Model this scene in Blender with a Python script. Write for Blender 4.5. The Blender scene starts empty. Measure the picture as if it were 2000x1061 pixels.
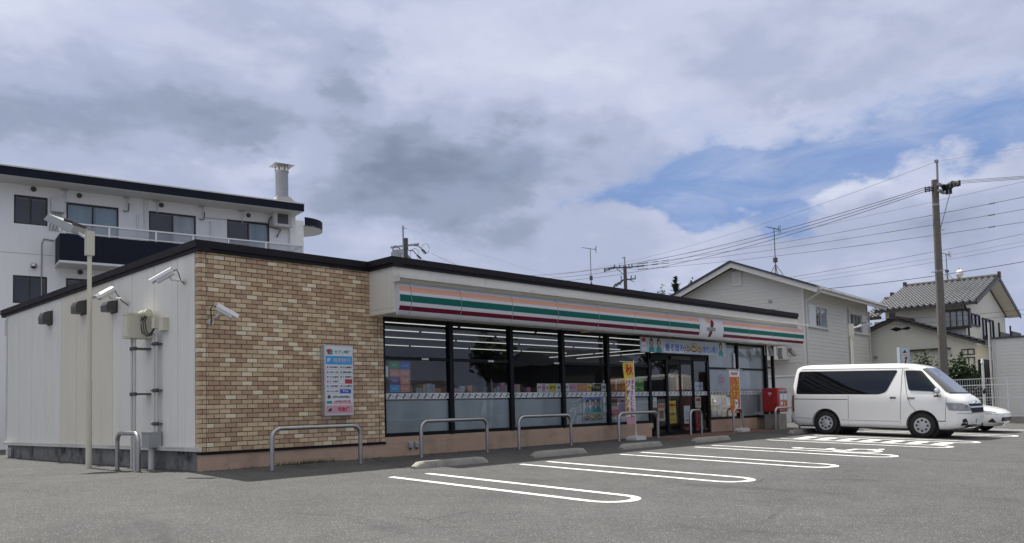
import bpy, bmesh, math, random
from mathutils import Vector, Matrix
import numpy as np
random.seed(7)
rnd = random.random
def R(d): return math.radians(d)
sc = bpy.context.scene
col = sc.collection

# ------------------------------------------------------------------ camera
cam = bpy.data.cameras.new("camera")
camo = bpy.data.objects.new("camera", cam); col.objects.link(camo); sc.camera = camo
cam.sensor_width = 36.0; cam.sensor_fit = 'HORIZONTAL'
cam.lens = 1609.97 / 2000 * 36
cam.shift_x = -42.3 / 2000; cam.shift_y = 175.0 / 2000
cam.clip_start = 0.1; cam.clip_end = 3000
_r = Vector((0.689847, -0.723434, -0.027461)); _d = Vector((0.023049, 0.059859, -0.997941)); _f = Vector((0.723588, 0.687794, 0.057968))
m = Matrix((( _r.x, -_d.x, -_f.x, -6.1332), (_r.y, -_d.y, -_f.y, -13.5967), (_r.z, -_d.z, -_f.z, 0.8900), (0, 0, 0, 1)))
camo.matrix_world = m

# ------------------------------------------------------------------ light
SUN_EL, SUN_AZ = 63.8, 3.0            # degrees; azimuth clockwise from +Y
sun = bpy.data.lights.new("sun", 'SUN'); sun.energy = 5.0; sun.angle = R(0.55); sun.color = (1.0, 0.96, 0.90)
suno = bpy.data.objects.new("sun", sun); col.objects.link(suno)
sv = Vector((math.sin(R(SUN_AZ)) * math.cos(R(SUN_EL)), math.cos(R(SUN_AZ)) * math.cos(R(SUN_EL)), math.sin(R(SUN_EL))))
suno.rotation_euler = sv.to_track_quat('Z', 'Y').to_euler(); suno.location = sv * 60

sc.view_settings.view_transform = 'Standard'; sc.view_settings.look = 'None'
sc.view_settings.gamma = 1.0; sc.view_settings.use_curve_mapping = False
sc.view_settings.exposure = 0.30
try:
    sc.cycles.use_denoising = True
    sc.cycles.max_bounces = 8; sc.cycles.transparent_max_bounces = 16
    sc.cycles.sample_clamp_indirect = 6.0
except Exception: pass

# ------------------------------------------------------------------ node helper
class G:
    """small expression builder for shader node trees"""
    def __init__(s, nt): s.nt = nt
    def n(s, typ, **kw):
        nd = s.nt.nodes.new(typ)
        for k, v in kw.items(): setattr(nd, k, v)
        return nd
    def put(s, sock, v):
        if hasattr(v, 'is_output') or isinstance(v, bpy.types.NodeSocket): s.nt.links.new(v, sock)
        else:
            if isinstance(v, (tuple, list)) and len(v) == 3 and sock.type == 'RGBA': v = (*v, 1.0)
            sock.default_value = v
    def math(s, op, a, b=None, c=None, clamp=False):
        nd = s.n('ShaderNodeMath', operation=op); nd.use_clamp = clamp
        s.put(nd.inputs[0], a)
        if b is not None: s.put(nd.inputs[1], b)
        if c is not None: s.put(nd.inputs[2], c)
        return nd.outputs[0]
    def mix(s, f, a, b, mode='MIX'):
        nd = s.n('ShaderNodeMix', data_type='RGBA', blend_type=mode)
        s.put(nd.inputs[0], f); s.put(nd.inputs[6], a); s.put(nd.inputs[7], b)
        return nd.outputs[2]
    def noise(s, vec, scale, detail=3, rough=0.55, dist=0.0):
        nd = s.n('ShaderNodeTexNoise'); s.put(nd.inputs['Vector'], vec)
        nd.inputs['Scale'].default_value = scale; nd.inputs['Detail'].default_value = detail
        nd.inputs['Roughness'].default_value = rough; nd.inputs['Distortion'].default_value = dist
        return nd.outputs[0]
    def sm(s, x, a, b, lo=0.0, hi=1.0):
        nd = s.n('ShaderNodeMapRange', interpolation_type='SMOOTHSTEP')
        s.put(nd.inputs[0], x); nd.inputs[1].default_value = a; nd.inputs[2].default_value = b
        nd.inputs[3].default_value = lo; nd.inputs[4].default_value = hi
        return nd.outputs[0]
    def vscale(s, vec, sx, sy, sz):
        nd = s.n('ShaderNodeVectorMath', operation='MULTIPLY'); s.put(nd.inputs[0], vec); nd.inputs[1].default_value = (sx, sy, sz)
        return nd.outputs[0]
    def voro(s, vec, scale, feature='F1', out=0):
        nd = s.n('ShaderNodeTexVoronoi', feature=feature); s.put(nd.inputs['Vector'], vec); nd.inputs['Scale'].default_value = scale
        return nd.outputs[out]

def lin(r, g, b):
    f = lambda c: (c / 255 / 12.92) if c <= 10 else ((c / 255 + 0.055) / 1.055) ** 2.4
    return (f(r), f(g), f(b))

# ------------------------------------------------------------------ world: sky with a broken cloud deck
w = bpy.data.worlds.new("World"); sc.world = w; w.use_nodes = True
nt = w.node_tree; nt.nodes.clear(); g = G(nt)
sky = g.n('ShaderNodeTexSky', sky_type='NISHITA'); sky.sun_disc = False
sky.sun_elevation = R(SUN_EL); sky.sun_rotation = R(SUN_AZ); sky.air_density = 1.0; sky.dust_density = 0.6; sky.ozone_density = 1.5
tc = g.n('ShaderNodeTexCoord'); dvec = tc.outputs['Generated']
nrm = g.n('ShaderNodeVectorMath', operation='NORMALIZE'); g.put(nrm.inputs[0], dvec); dvec = nrm.outputs[0]
sep = g.n('ShaderNodeSeparateXYZ'); g.put(sep.inputs[0], dvec)
X, Y, Z = sep.outputs
el = g.math('MULTIPLY', g.math('ARCSINE', Z), 57.29578)
az = g.math('MULTIPLY', g.math('ARCTAN2', X, Y), 57.29578)
stretch = g.vscale(dvec, 1, 1, 1.9)
wrp = g.n('ShaderNodeTexNoise'); g.put(wrp.inputs['Vector'], stretch); wrp.inputs['Scale'].default_value = 6.5; wrp.inputs['Detail'].default_value = 6; wrp.inputs['Roughness'].default_value = .58
wsep = g.n('ShaderNodeSeparateColor'); g.put(wsep.inputs[0], wrp.outputs['Color'])
azw = g.math('ADD', az, g.math('MULTIPLY', g.math('SUBTRACT', wsep.outputs[0], 0.5), 17.0))
elw = g.math('ADD', el, g.math('MULTIPLY', g.math('SUBTRACT', wsep.outputs[1], 0.5), 8.5))
def blob(a0, e0, sa, se, tilt=0.0):
    da = g.math('SUBTRACT', azw, a0); de = g.math('SUBTRACT', elw, e0)
    if tilt: de = g.math('SUBTRACT', de, g.math('MULTIPLY', da, tilt))
    q = g.math('ADD', g.math('POWER', g.math('ABSOLUTE', g.math('DIVIDE', da, sa)), 2.0), g.math('POWER', g.math('ABSOLUTE', g.math('DIVIDE', de, se)), 2.0))
    return g.math('EXPONENT', g.math('MULTIPLY', q, -1.0))
def total(lst):
    o = None
    for k, b in lst:
        t = g.math('MULTIPLY', b, k); o = t if o is None else g.math('ADD', o, t)
    return o
n1 = g.noise(stretch, 3.4, 7, .52, .2)
n2 = g.noise(g.vscale(dvec, 1, 1, 2.0), 8.5, 7, .5, .2)
n3 = g.noise(g.vscale(dvec, 1, 1, 2.6), 21.0, 5, .55, .15)
n4 = g.noise(g.vscale(dvec, 1, 1, 5.0), 9.0, 5, .6, .3)
# cover: 1 = cloud, 0 = clear
clear = total([(1.05, blob(79, 16.9, 9, 1.9, .06)), (1.1, blob(67, 15.9, 8.5, 1.7, .05)), (1.15, blob(58.5, 14.9, 5.2, 2.5)), (.95, blob(62, 13.4, 6.5, 1.6)), (.8, blob(52.5, 13.8, 3.0, 1.1)), (.6, blob(66, 12.4, 3.5, 1.0)),
               (.75, blob(-70, 19, 16, 3)), (.7, blob(150, 22, 25, 4)), (.6, blob(-150, 14, 18, 3)),
               (-1.0, blob(69.8, 13.2, 3.4, 1.4, .08)), (-.95, blob(77, 14.2, 3.2, 1.4)), (-.7, blob(53.5, 11.6, 5, 1.4)), (-.6, blob(60.5, 12.6, 1.5, 1.7)), (-.3, blob(60, 15.3, 2.2, .6)), (-.25, blob(72, 17.4, 3, .5))])
cov = g.math('SUBTRACT', g.math('ADD', 0.92, g.math('MULTIPLY', g.math('SUBTRACT', n2, .5), .75)), clear)
cov = g.math('ADD', cov, g.math('MULTIPLY', g.math('SUBTRACT', n4, .5), .55))
cov = g.math('ADD', cov, g.math('MULTIPLY', g.math('SUBTRACT', n3, .5), .14))
cov = g.math('ADD', cov, g.sm(el, 11.5, 8.5, 0, .5))
cover = g.math('MAXIMUM', g.sm(cov, -.28, .95), g.sm(g.noise(g.vscale(dvec, 1, 1, 4.0), 7.0, 6, .6, .5), .36, .70, .14, .58))
# thickness of the cloud seen from below: dark bases, bright thin edges
dark = total([(1.0, blob(15, 18.3, 9.5, 2.6)), (.75, blob(26, 18.2, 4.5, 1.9)), (1.0, blob(45, 17.4, 7.5, 2.0)), (.6, blob(38, 18.0, 4, 2.0)), (.95, blob(34.2, 22.2, 3.0, 2.3)), (.95, blob(38, 14.6, 10.5, 2.0)),
              (.35, blob(22, 21.5, 6, 2.0)), (.5, blob(-20, 20, 18, 3.5)), (.6, blob(110, 24, 16, 3)), (.5, blob(-110, 26, 22, 5)), (.5, blob(170, 17, 20, 3)), (.45, blob(29, 25.8, 5, 1.3)), (.25, blob(68, 21.5, 16, 3.5)), (.3, blob(72, 11, 12, 2)),
              (-.65, blob(27.5, 16.0, 3.6, 1.3)), (-.25, blob(40, 23.8, 5.5, 2.2)), (-.35, blob(13, 23.5, 4, 2)), (-.2, blob(52, 24.5, 7, 2.6)), (-.3, blob(53, 20.5, 4, 2)), (-.5, blob(69.5, 13.9, 3, .8)), (-.3, blob(48, 14.2, 5, .7)), (-.35, blob(66, 18.2, 8, .7, .04))])
thick = g.math('ADD', g.math('ADD', g.math('MULTIPLY', dark, .50), .27), g.math('MULTIPLY', g.math('SUBTRACT', n2, .5), .78))
thick = g.math('ADD', g.math('ADD', thick, g.sm(el, 15.0, 10.5, 0, .13)), g.math('MULTIPLY', g.math('SUBTRACT', n1, .5), .45))
thick = g.math('ADD', thick, g.math('MULTIPLY', g.math('SUBTRACT', n3, .5), .17), clamp=True)
K = 1.0 / (0.1 * 2 ** 0.30)      # background strength and exposure, so that cloud tones are as seen
def tone(r, g_, b): return tuple(c * K for c in lin(r, g_, b))
ramp = g.n('ShaderNodeValToRGB'); cr = ramp.color_ramp; cr.interpolation = 'EASE'
cr.elements[0].position = 0.0; cr.elements[0].color = (*tone(214, 220, 239), 1)
cr.elements[1].position = 1.0; cr.elements[1].color = (*tone(130, 142, 165), 1)
for p, c in ((.22, (198, 205, 229)), (.48, (177, 186, 212)), (.75, (152, 163, 188))):
    e = cr.elements.new(p); e.color = (*tone(*c), 1)
g.put(ramp.inputs[0], thick)
skyc = g.mix(0.9, sky.outputs[0], tone(112, 147, 204))
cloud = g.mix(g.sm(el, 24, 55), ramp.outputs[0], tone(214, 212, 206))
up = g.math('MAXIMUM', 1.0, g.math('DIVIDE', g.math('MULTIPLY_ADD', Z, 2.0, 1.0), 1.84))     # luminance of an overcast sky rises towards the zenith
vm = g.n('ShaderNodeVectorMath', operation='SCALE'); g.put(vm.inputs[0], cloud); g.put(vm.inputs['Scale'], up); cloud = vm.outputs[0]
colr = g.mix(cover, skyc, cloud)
colr = g.mix(g.sm(el, 0.5, -3.0), colr, tone(120, 122, 124))
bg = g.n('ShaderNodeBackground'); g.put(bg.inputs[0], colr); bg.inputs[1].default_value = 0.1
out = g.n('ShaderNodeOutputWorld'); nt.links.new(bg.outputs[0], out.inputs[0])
w.cycles.sampling_method = 'MANUAL'; w.cycles.sample_map_resolution = 512

# ------------------------------------------------------------------ materials
MATS = {}
def mat(name, c, rough=.7, metal=0.0, var=.12, scale=3.0, bump=0.0, bscale=60.0, streak=0.0, spec=.5, coat=0.0, emit=None, estr=0.0, dirt=None, dirt_amt=0.0):
    if name in MATS: return MATS[name]
    mt = bpy.data.materials.new(name); mt.use_nodes = True; nt = mt.node_tree; g = G(nt)
    b = nt.nodes['Principled BSDF']; MATS[name] = mt
    b.inputs['Roughness'].default_value = rough; b.inputs['Metallic'].default_value = metal
    b.inputs['Specular IOR Level'].default_value = spec; b.inputs['Coat Weight'].default_value = coat; b.inputs['Coat Roughness'].default_value = .04
    geo = g.n('ShaderNodeNewGeometry'); P = geo.outputs['Position']
    colv = c
    if var > 0:
        v = g.noise(P, scale, 5, .6)
        f = g.math('MULTIPLY_ADD', g.math('SUBTRACT', v, .5), 2 * var, 1.0)
        cc = g.n('ShaderNodeCombineColor')
        for i in range(3): g.put(cc.inputs[i], g.math('MULTIPLY', f, c[i]))
        colv = cc.outputs[0]
    if streak > 0:
        s1 = g.noise(g.vscale(P, 9, 9, .5), 1.0, 4, .65)
        colv = g.mix(g.sm(s1, .5, .8, 0, streak), colv, tuple(x * .32 for x in c))
    if dirt is not None:
        s2 = g.noise(P, 1.7, 6, .7)
        colv = g.mix(g.sm(s2, .45, .7, 0, dirt_amt), colv, dirt)
    g.put(b.inputs['Base Color'], colv)
    if bump > 0:
        bn = g.n('ShaderNodeBump'); bn.inputs['Strength'].default_value = bump; bn.inputs['Distance'].default_value = .01
        g.put(bn.inputs['Height'], g.noise(P, bscale, 4, .6)); nt.links.new(bn.outputs[0], b.inputs['Normal'])
    if rough > .15 and var > 0:
        rr = g.math('MULTIPLY_ADD', g.math('SUBTRACT', g.noise(P, scale * 2.3, 3, .6), .5), .25, rough, clamp=True)
        g.put(b.inputs['Roughness'], rr)
    if emit is not None:
        b.inputs['Emission Color'].default_value = (*emit, 1); b.inputs['Emission Strength'].default_value = estr
    return mt

def glass_mat(name, tint, f0=1.5, boost=1.6, rough=0.0):
    mt = bpy.data.materials.new(name); mt.use_nodes = True; nt = mt.node_tree; nt.nodes.clear(); g = G(nt)
    tr = g.n('ShaderNodeBsdfTransparent'); tr.inputs[0].default_value = (*tint, 1)
    gl = g.n('ShaderNodeBsdfGlossy'); gl.inputs['Roughness'].default_value = rough
    bn = g.n('ShaderNodeBump'); bn.inputs['Strength'].default_value = .03; bn.inputs['Distance'].default_value = .05
    geo = g.n('ShaderNodeNewGeometry'); g.put(bn.inputs['Height'], g.noise(geo.outputs['Position'], .9, 2, .5)); nt.links.new(bn.outputs[0], gl.inputs['Normal'])
    dt = g.n('ShaderNodeVectorMath', operation='DOT_PRODUCT'); g.put(dt.inputs[0], geo.outputs['Normal']); g.put(dt.inputs[1], geo.outputs['Incoming'])
    sch = g.math('MULTIPLY_ADD', g.math('POWER', g.math('SUBTRACT', 1.0, g.math('ABSOLUTE', dt.outputs['Value'])), 5.0), .96, .04)
    mx = g.n('ShaderNodeMixShader'); g.put(mx.inputs[0], g.math('MULTIPLY', sch, boost, clamp=True))
    nt.links.new(tr.outputs[0], mx.inputs[1]); nt.links.new(gl.outputs[0], mx.inputs[2])
    o = g.n('ShaderNodeOutputMaterial'); nt.links.new(mx.outputs[0], o.inputs[0])
    return mt
def film_mat(name, c, alpha):
    mt = bpy.data.materials.new(name); mt.use_nodes = True; nt = mt.node_tree; nt.nodes.clear(); g = G(nt)
    tr = g.n('ShaderNodeBsdfTransparent'); tr.inputs[0].default_value = (1, 1, 1, 1)
    df = g.n('ShaderNodeBsdfPrincipled'); df.inputs['Base Color'].default_value = (*c, 1); df.inputs['Roughness'].default_value = .35
    geo = g.n('ShaderNodeNewGeometry')
    mx = g.n('ShaderNodeMixShader'); g.put(mx.inputs[0], g.sm(g.noise(g.vscale(geo.outputs['Position'], 1, 1, .35), 1.6, 2, .5), .3, .7, alpha * .85, min(1, alpha * 1.12)))
    nt.links.new(tr.outputs[0], mx.inputs[1]); nt.links.new(df.outputs[0], mx.inputs[2])
    o = g.n('ShaderNodeOutputMaterial'); nt.links.new(mx.outputs[0], o.inputs[0])
    return mt

def asphalt_mat():
    mt = bpy.data.materials.new('asphalt'); mt.use_nodes = True; nt = mt.node_tree; g = G(nt); b = nt.nodes['Principled BSDF']
    geo = g.n('ShaderNodeNewGeometry'); P = geo.outputs['Position']
    v1 = g.noise(P, 210, 2, .7); v2 = g.noise(P, 60, 4, .75); v3 = g.noise(P, .55, 5, .6); v4 = g.noise(P, 2.6, 4, .6)
    sp = g.voro(P, 110, 'F1', 1); ssep = g.n('ShaderNodeSeparateColor'); g.put(ssep.inputs[0], sp)
    f = g.math('ADD', g.math('ADD', g.math('MULTIPLY', v1, .9), g.math('MULTIPLY', v2, 1.0)), g.math('ADD', g.math('MULTIPLY', v3, .35), g.math('MULTIPLY', v4, .22)))
    base = g.n('ShaderNodeValToRGB'); base.color_ramp.elements[0].position = .80; base.color_ramp.elements[0].color = (.025, .025, .0248, 1)
    base.color_ramp.elements[1].position = 1.72; base.color_ramp.elements[1].color = (.18, .1795, .178, 1)
    nd = g.n('ShaderNodeMapRange'); g.put(nd.inputs[0], f); nd.inputs[1].default_value = .85; nd.inputs[2].default_value = 1.65
    base.color_ramp.elements[0].position = 0.0; base.color_ramp.elements[1].position = 1.0
    e = base.color_ramp.elements.new(.5); e.color = (.079, .0788, .078, 1)
    g.put(base.inputs[0], nd.outputs[0])
    c = g.mix(g.sm(ssep.outputs[0], .93, .97, 0, .7), base.outputs[0], (.34, .337, .325))
    c = g.mix(g.sm(ssep.outputs[1], .9, .96, 0, .55), c, (.05, .048, .046))
    # oil and damp stains
    c = g.mix(g.sm(g.noise(g.vscale(P, 1, .5, 1), .9, 5, .65, .6), .55, .72, 0, .48), c, (.036, .0355, .035))
    dr = g.voro(g.vscale(P, 1, 1, 0), .55); c = g.mix(g.math('MULTIPLY', g.sm(g.math('ADD', dr, g.math('MULTIPLY', g.noise(P, 6, 4, .6), .12)), .16, .08, 0, 1), g.sm(g.noise(P, .35, 2, .5), .5, .6, 0, .5)), c, (.03, .03, .03))
    ck = g.voro(g.mix(.12, P, g.n('ShaderNodeTexNoise').outputs['Color']), .23, 'DISTANCE_TO_EDGE', 0); c = g.mix(g.math('MULTIPLY', g.sm(ck, .006, .002, 0, .55), g.sm(g.noise(P, .5, 3, .5), .5, .62)), c, (.028, .028, .027))
    g.put(b.inputs['Base Color'], c); b.inputs['Roughness'].default_value = .88; b.inputs['Specular IOR Level'].default_value = .35
    bn = g.n('ShaderNodeBump'); bn.inputs['Strength'].default_value = .55; bn.inputs['Distance'].default_value = .012
    g.put(bn.inputs['Height'], g.math('ADD', g.noise(P, 95, 3, .7), g.voro(P, 70))); nt.links.new(bn.outputs[0], b.inputs['Normal'])
    return mt

def paint_mat():
    mt = bpy.data.materials.new('road_paint'); mt.use_nodes = True; nt = mt.node_tree; g = G(nt); b = nt.nodes['Principled BSDF']
    geo = g.n('ShaderNodeNewGeometry'); P = geo.outputs['Position']
    a = g.noise(P, 60, 4, .75); a2 = g.noise(P, 3.0, 4, .6)
    wear = g.math('MAXIMUM', g.sm(g.math('ADD', g.math('MULTIPLY', a, .7), g.math('MULTIPLY', a2, .6)), .66, .80, 0, .85), g.sm(g.noise(P, 16, 5, .7), .62, .72, 0, .8))
    g.put(b.inputs['Base Color'], g.mix(wear, (.80, .80, .78), (.20, .198, .19))); b.inputs['Roughness'].default_value = .75
    bn = g.n('ShaderNodeBump'); bn.inputs['Strength'].default_value = .3; bn.inputs['Distance'].default_value = .01
    g.put(bn.inputs['Height'], g.noise(P, 90, 3, .7)); nt.links.new(bn.outputs[0], b.inputs['Normal'])
    return mt

M = dict(
    asphalt=asphalt_mat(), paint=paint_mat(),
    brick_brown=mat('brick_brown', (.42, .285, .185), .85, var=.2, scale=14, bump=.6, bscale=55),
    brick_tan=mat('brick_tan', (.53, .40, .255), .85, var=.2, scale=14, bump=.6, bscale=55),
    brick_sand=mat('brick_sand', (.61, .48, .31), .85, var=.18, scale=14, bump=.6, bscale=55),
    brick_pale=mat('brick_pale', (.72, .62, .45), .85, var=.15, scale=14, bump=.6, bscale=55),
    mortar=mat('mortar', (.055, .034, .024), .95, var=.2, scale=20),
    plinth=mat('plinth_render', (.45, .315, .225), .85, var=.14, scale=2.5, bump=.15, bscale=90, dirt=(.13, .10, .085), dirt_amt=.35),
    conc_dark=mat('stained_concrete', (.20, .20, .19), .9, var=.35, scale=3, bump=.2, bscale=40, streak=.6, dirt=(.02, .02, .02), dirt_amt=.93),
    conc=mat('concrete', (.30, .285, .25), .88, var=.22, scale=6, bump=.35, bscale=70, dirt=(.12, .115, .105), dirt_amt=.55),
    panel=mat('panel_white', (.73, .72, .665), .5, var=.05, scale=1.2, streak=.22),
    panel_cream=mat('panel_cream', (.68, .645, .535), .5, var=.05, scale=1.2, streak=.18),
    fascia=mat('fascia_white', (.66, .645, .58), .55, var=.09, scale=1.5, streak=.16),
    trim=mat('trim_offwhite', (.62, .61, .57), .5, var=.1, scale=4, dirt=(.3, .28, .24), dirt_amt=.3),
    coping=mat('coping_dark', (.012, .010, .013), .6, spec=.22, var=.3, scale=3, streak=.2),
    navy=mat('navy_paint', (.006, .009, .020), .6, spec=.2, var=.2, scale=2),
    frame=mat('frame_black', (.006, .0065, .010), .5, spec=.2, var=.15, scale=4),
    dark=mat('dark_void', (.012, .012, .014), .8, var=0),
    rubber=mat('rubber', (.018, .018, .018), .75, var=.15, scale=9),
    sign_white=mat('sign_acrylic', (.56, .565, .58), .5, spec=.15, var=.03, scale=2),
    orange=mat('stripe_orange', (.66, .33, .22), .5, spec=.15, var=.04, scale=2),
    green=mat('stripe_green', (.003, .105, .085), .5, spec=.15, var=.05, scale=2),
    red=mat('stripe_red', (.125, .003, .02), .5, spec=.15, var=.05, scale=2),
    steel=mat('rail_steel', (.42, .41, .40), .34, 1.0, var=.16, scale=14, dirt=(.2, .19, .18), dirt_amt=.4),
    galv=mat('galvanised', (.33, .335, .34), .5, .6, var=.2, scale=8),
    conduit=mat('conduit_grey', (.58, .57, .53), .5, var=.1, scale=5, streak=.2),
    alu=mat('aluminium', (.55, .56, .57), .4, .7, var=.1, scale=6),
    cream=mat('cream_paint', (.60, .575, .46), .5, var=.1, scale=5, streak=.12),
    white=mat('white_paint', (.72, .72, .71), .4, var=.06, scale=4),
    offwhite=mat('off_white_plastic', (.62, .62, .6), .45, var=.06, scale=4),
    grey=mat('grey_plastic', (.33, .34, .345), .5, var=.1, scale=5),
    dgrey=mat('dark_grey', (.07, .068, .066), .5, var=.15, scale=5),
    black=mat('black_plastic', (.015, .015, .016), .45, var=.1, scale=5),
    post_red=mat('post_red', (.36, .013, .014), .35, var=.08, scale=4, coat=.2),
    tile_red=mat('porch_tile', (.21, .105, .075), .75, var=.2, scale=7, bump=.2),
    wood_pole=mat('pole_concrete', (.15, .135, .118), .9, var=.2, scale=5, streak=.25),
    wire=mat('wire_black', (.02, .02, .022), .6, var=0),
    apt=mat('apartment_white', (.86, .855, .835), .8, var=.05, scale=.8, bump=.12, bscale=30, streak=.10),
    soffit=mat('soffit_white', (.66, .66, .65), .8, var=.04, scale=1),
    siding=mat('siding_beige', (.64, .62, .56), .7, var=.04, scale=2.5),
    house_trim=mat('house_trim', (.70, .685, .64), .6, var=.08, scale=3),
    roof_slate=mat('roof_slate', (.05, .06, .07), .7, var=.2, scale=3),
    stucco=mat('stucco_cream', (.78, .75, .635), .85, var=.06, scale=1.2, bump=.15, bscale=50, streak=.08),
    roof_tile=mat('roof_tile', (.26, .262, .262), .38, var=.5, scale=6),
    ridge=mat('ridge_tile', (.06, .056, .055), .5, var=.2, scale=8),
    brown_wood=mat('brown_frame', (.035, .028, .024), .5, var=.2, scale=5),
    foliage=mat('foliage', (.055, .085, .026), .75, var=.5, scale=4),
    foliage_dark=mat('foliage_dark', (.028, .05, .02), .8, var=.5, scale=4),
    bark=mat('bark', (.07, .05, .035), .9, var=.3, scale=9),
    van_paint=mat('van_white', (.86, .855, .83), .25, var=0, scale=1, coat=.8),
    chrome=mat('chrome', (.72, .73, .74), .1, 1.0, var=0),
    van_glass=mat('van_glass', (.006, .007, .009), .03, var=0, spec=.6),
    lamp_glass=mat('lamp_lens', (.26, .27, .29), .08, var=.5, scale=26, spec=.8, coat=.6),
    lamp_red=mat('tail_lamp', (.25, .008, .01), .15, var=0, coat=.5),
    tyre=mat('tyre', (.017, .017, .018), .8, var=.2, scale=20),
    rim=mat('wheel_cover', (.46, .47, .48), .35, .25, var=.05, scale=9),
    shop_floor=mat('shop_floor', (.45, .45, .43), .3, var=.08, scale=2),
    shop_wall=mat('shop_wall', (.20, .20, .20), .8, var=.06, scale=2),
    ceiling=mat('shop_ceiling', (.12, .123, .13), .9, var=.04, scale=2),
    tube=mat('light_tube', (.8, .8, .8), .5, var=0, emit=(1.0, .98, .93), estr=.62),
    paper=mat('paper_white', (.62, .64, .66), .6, var=.03, scale=5),
    ink=mat('ink_black', (.02, .02, .025), .6, var=0),
    gold=mat('print_yellow', (.62, .47, .04), .6, var=.05, scale=6),
    magenta=mat('print_magenta', (.42, .02, .11), .6, var=.05, scale=6),
    p_orange=mat('print_orange', (.48, .12, .02), .6, var=.06, scale=6),
    p_red=mat('print_red', (.45, .02, .03), .6, var=.05, scale=6),
    p_green=mat('print_green', (.03, .24, .06), .6, var=.05, scale=6),
    p_blue=mat('print_blue', (.03, .10, .42), .6, var=.05, scale=6),
    p_sky=mat('print_sky_blue', (.05, .30, .62), .6, var=.05, scale=6),
    p_teal=mat('print_teal', (.02, .25, .24), .6, var=.05, scale=6),
    p_purple=mat('print_purple', (.10, .06, .22), .6, var=.05, scale=6),
    p_pink=mat('print_pink', (.55, .30, .36), .6, var=.06, scale=6),
    p_coral=mat('print_coral', (.55, .22, .15), .6, var=.05, scale=6),
    p_beige=mat('print_beige', (.48, .40, .27), .6, var=.2, scale=22),
    p_brown=mat('print_brown', (.10, .04, .02), .6, var=.3, scale=30),
    p_pale=mat('print_pale_blue', (.40, .46, .52), .6, var=.08, scale=9),
    skin=mat('print_skin', (.45, .29, .22), .6, var=.05, scale=9),
    curtain=mat('curtain_blue', (.36, .47, .52), .85, var=.15, scale=4),
    curtain_white=mat('curtain_white', (.62, .63, .62), .85, var=.1, scale=4),
    room=mat('room_dark', (.03, .032, .036), .9, var=.1, scale=2),
)
M['glass'] = glass_mat('shop_glass', (.80, .84, .855), 1.5, 2.1)
M['win_glass'] = glass_mat('window_glass', (.80, .83, .85), 1.5, 1.9)
M['film'] = film_mat('frosted_film', (.56, .61, .63), .72)
M['screen'] = film_mat('screen_film', (.50, .54, .56), .93)
M['band'] = film_mat('sticker_film', (.62, .64, .66), .85)
M['balu'] = film_mat('balcony_panel', (.36, .38, .42), .55)

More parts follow.
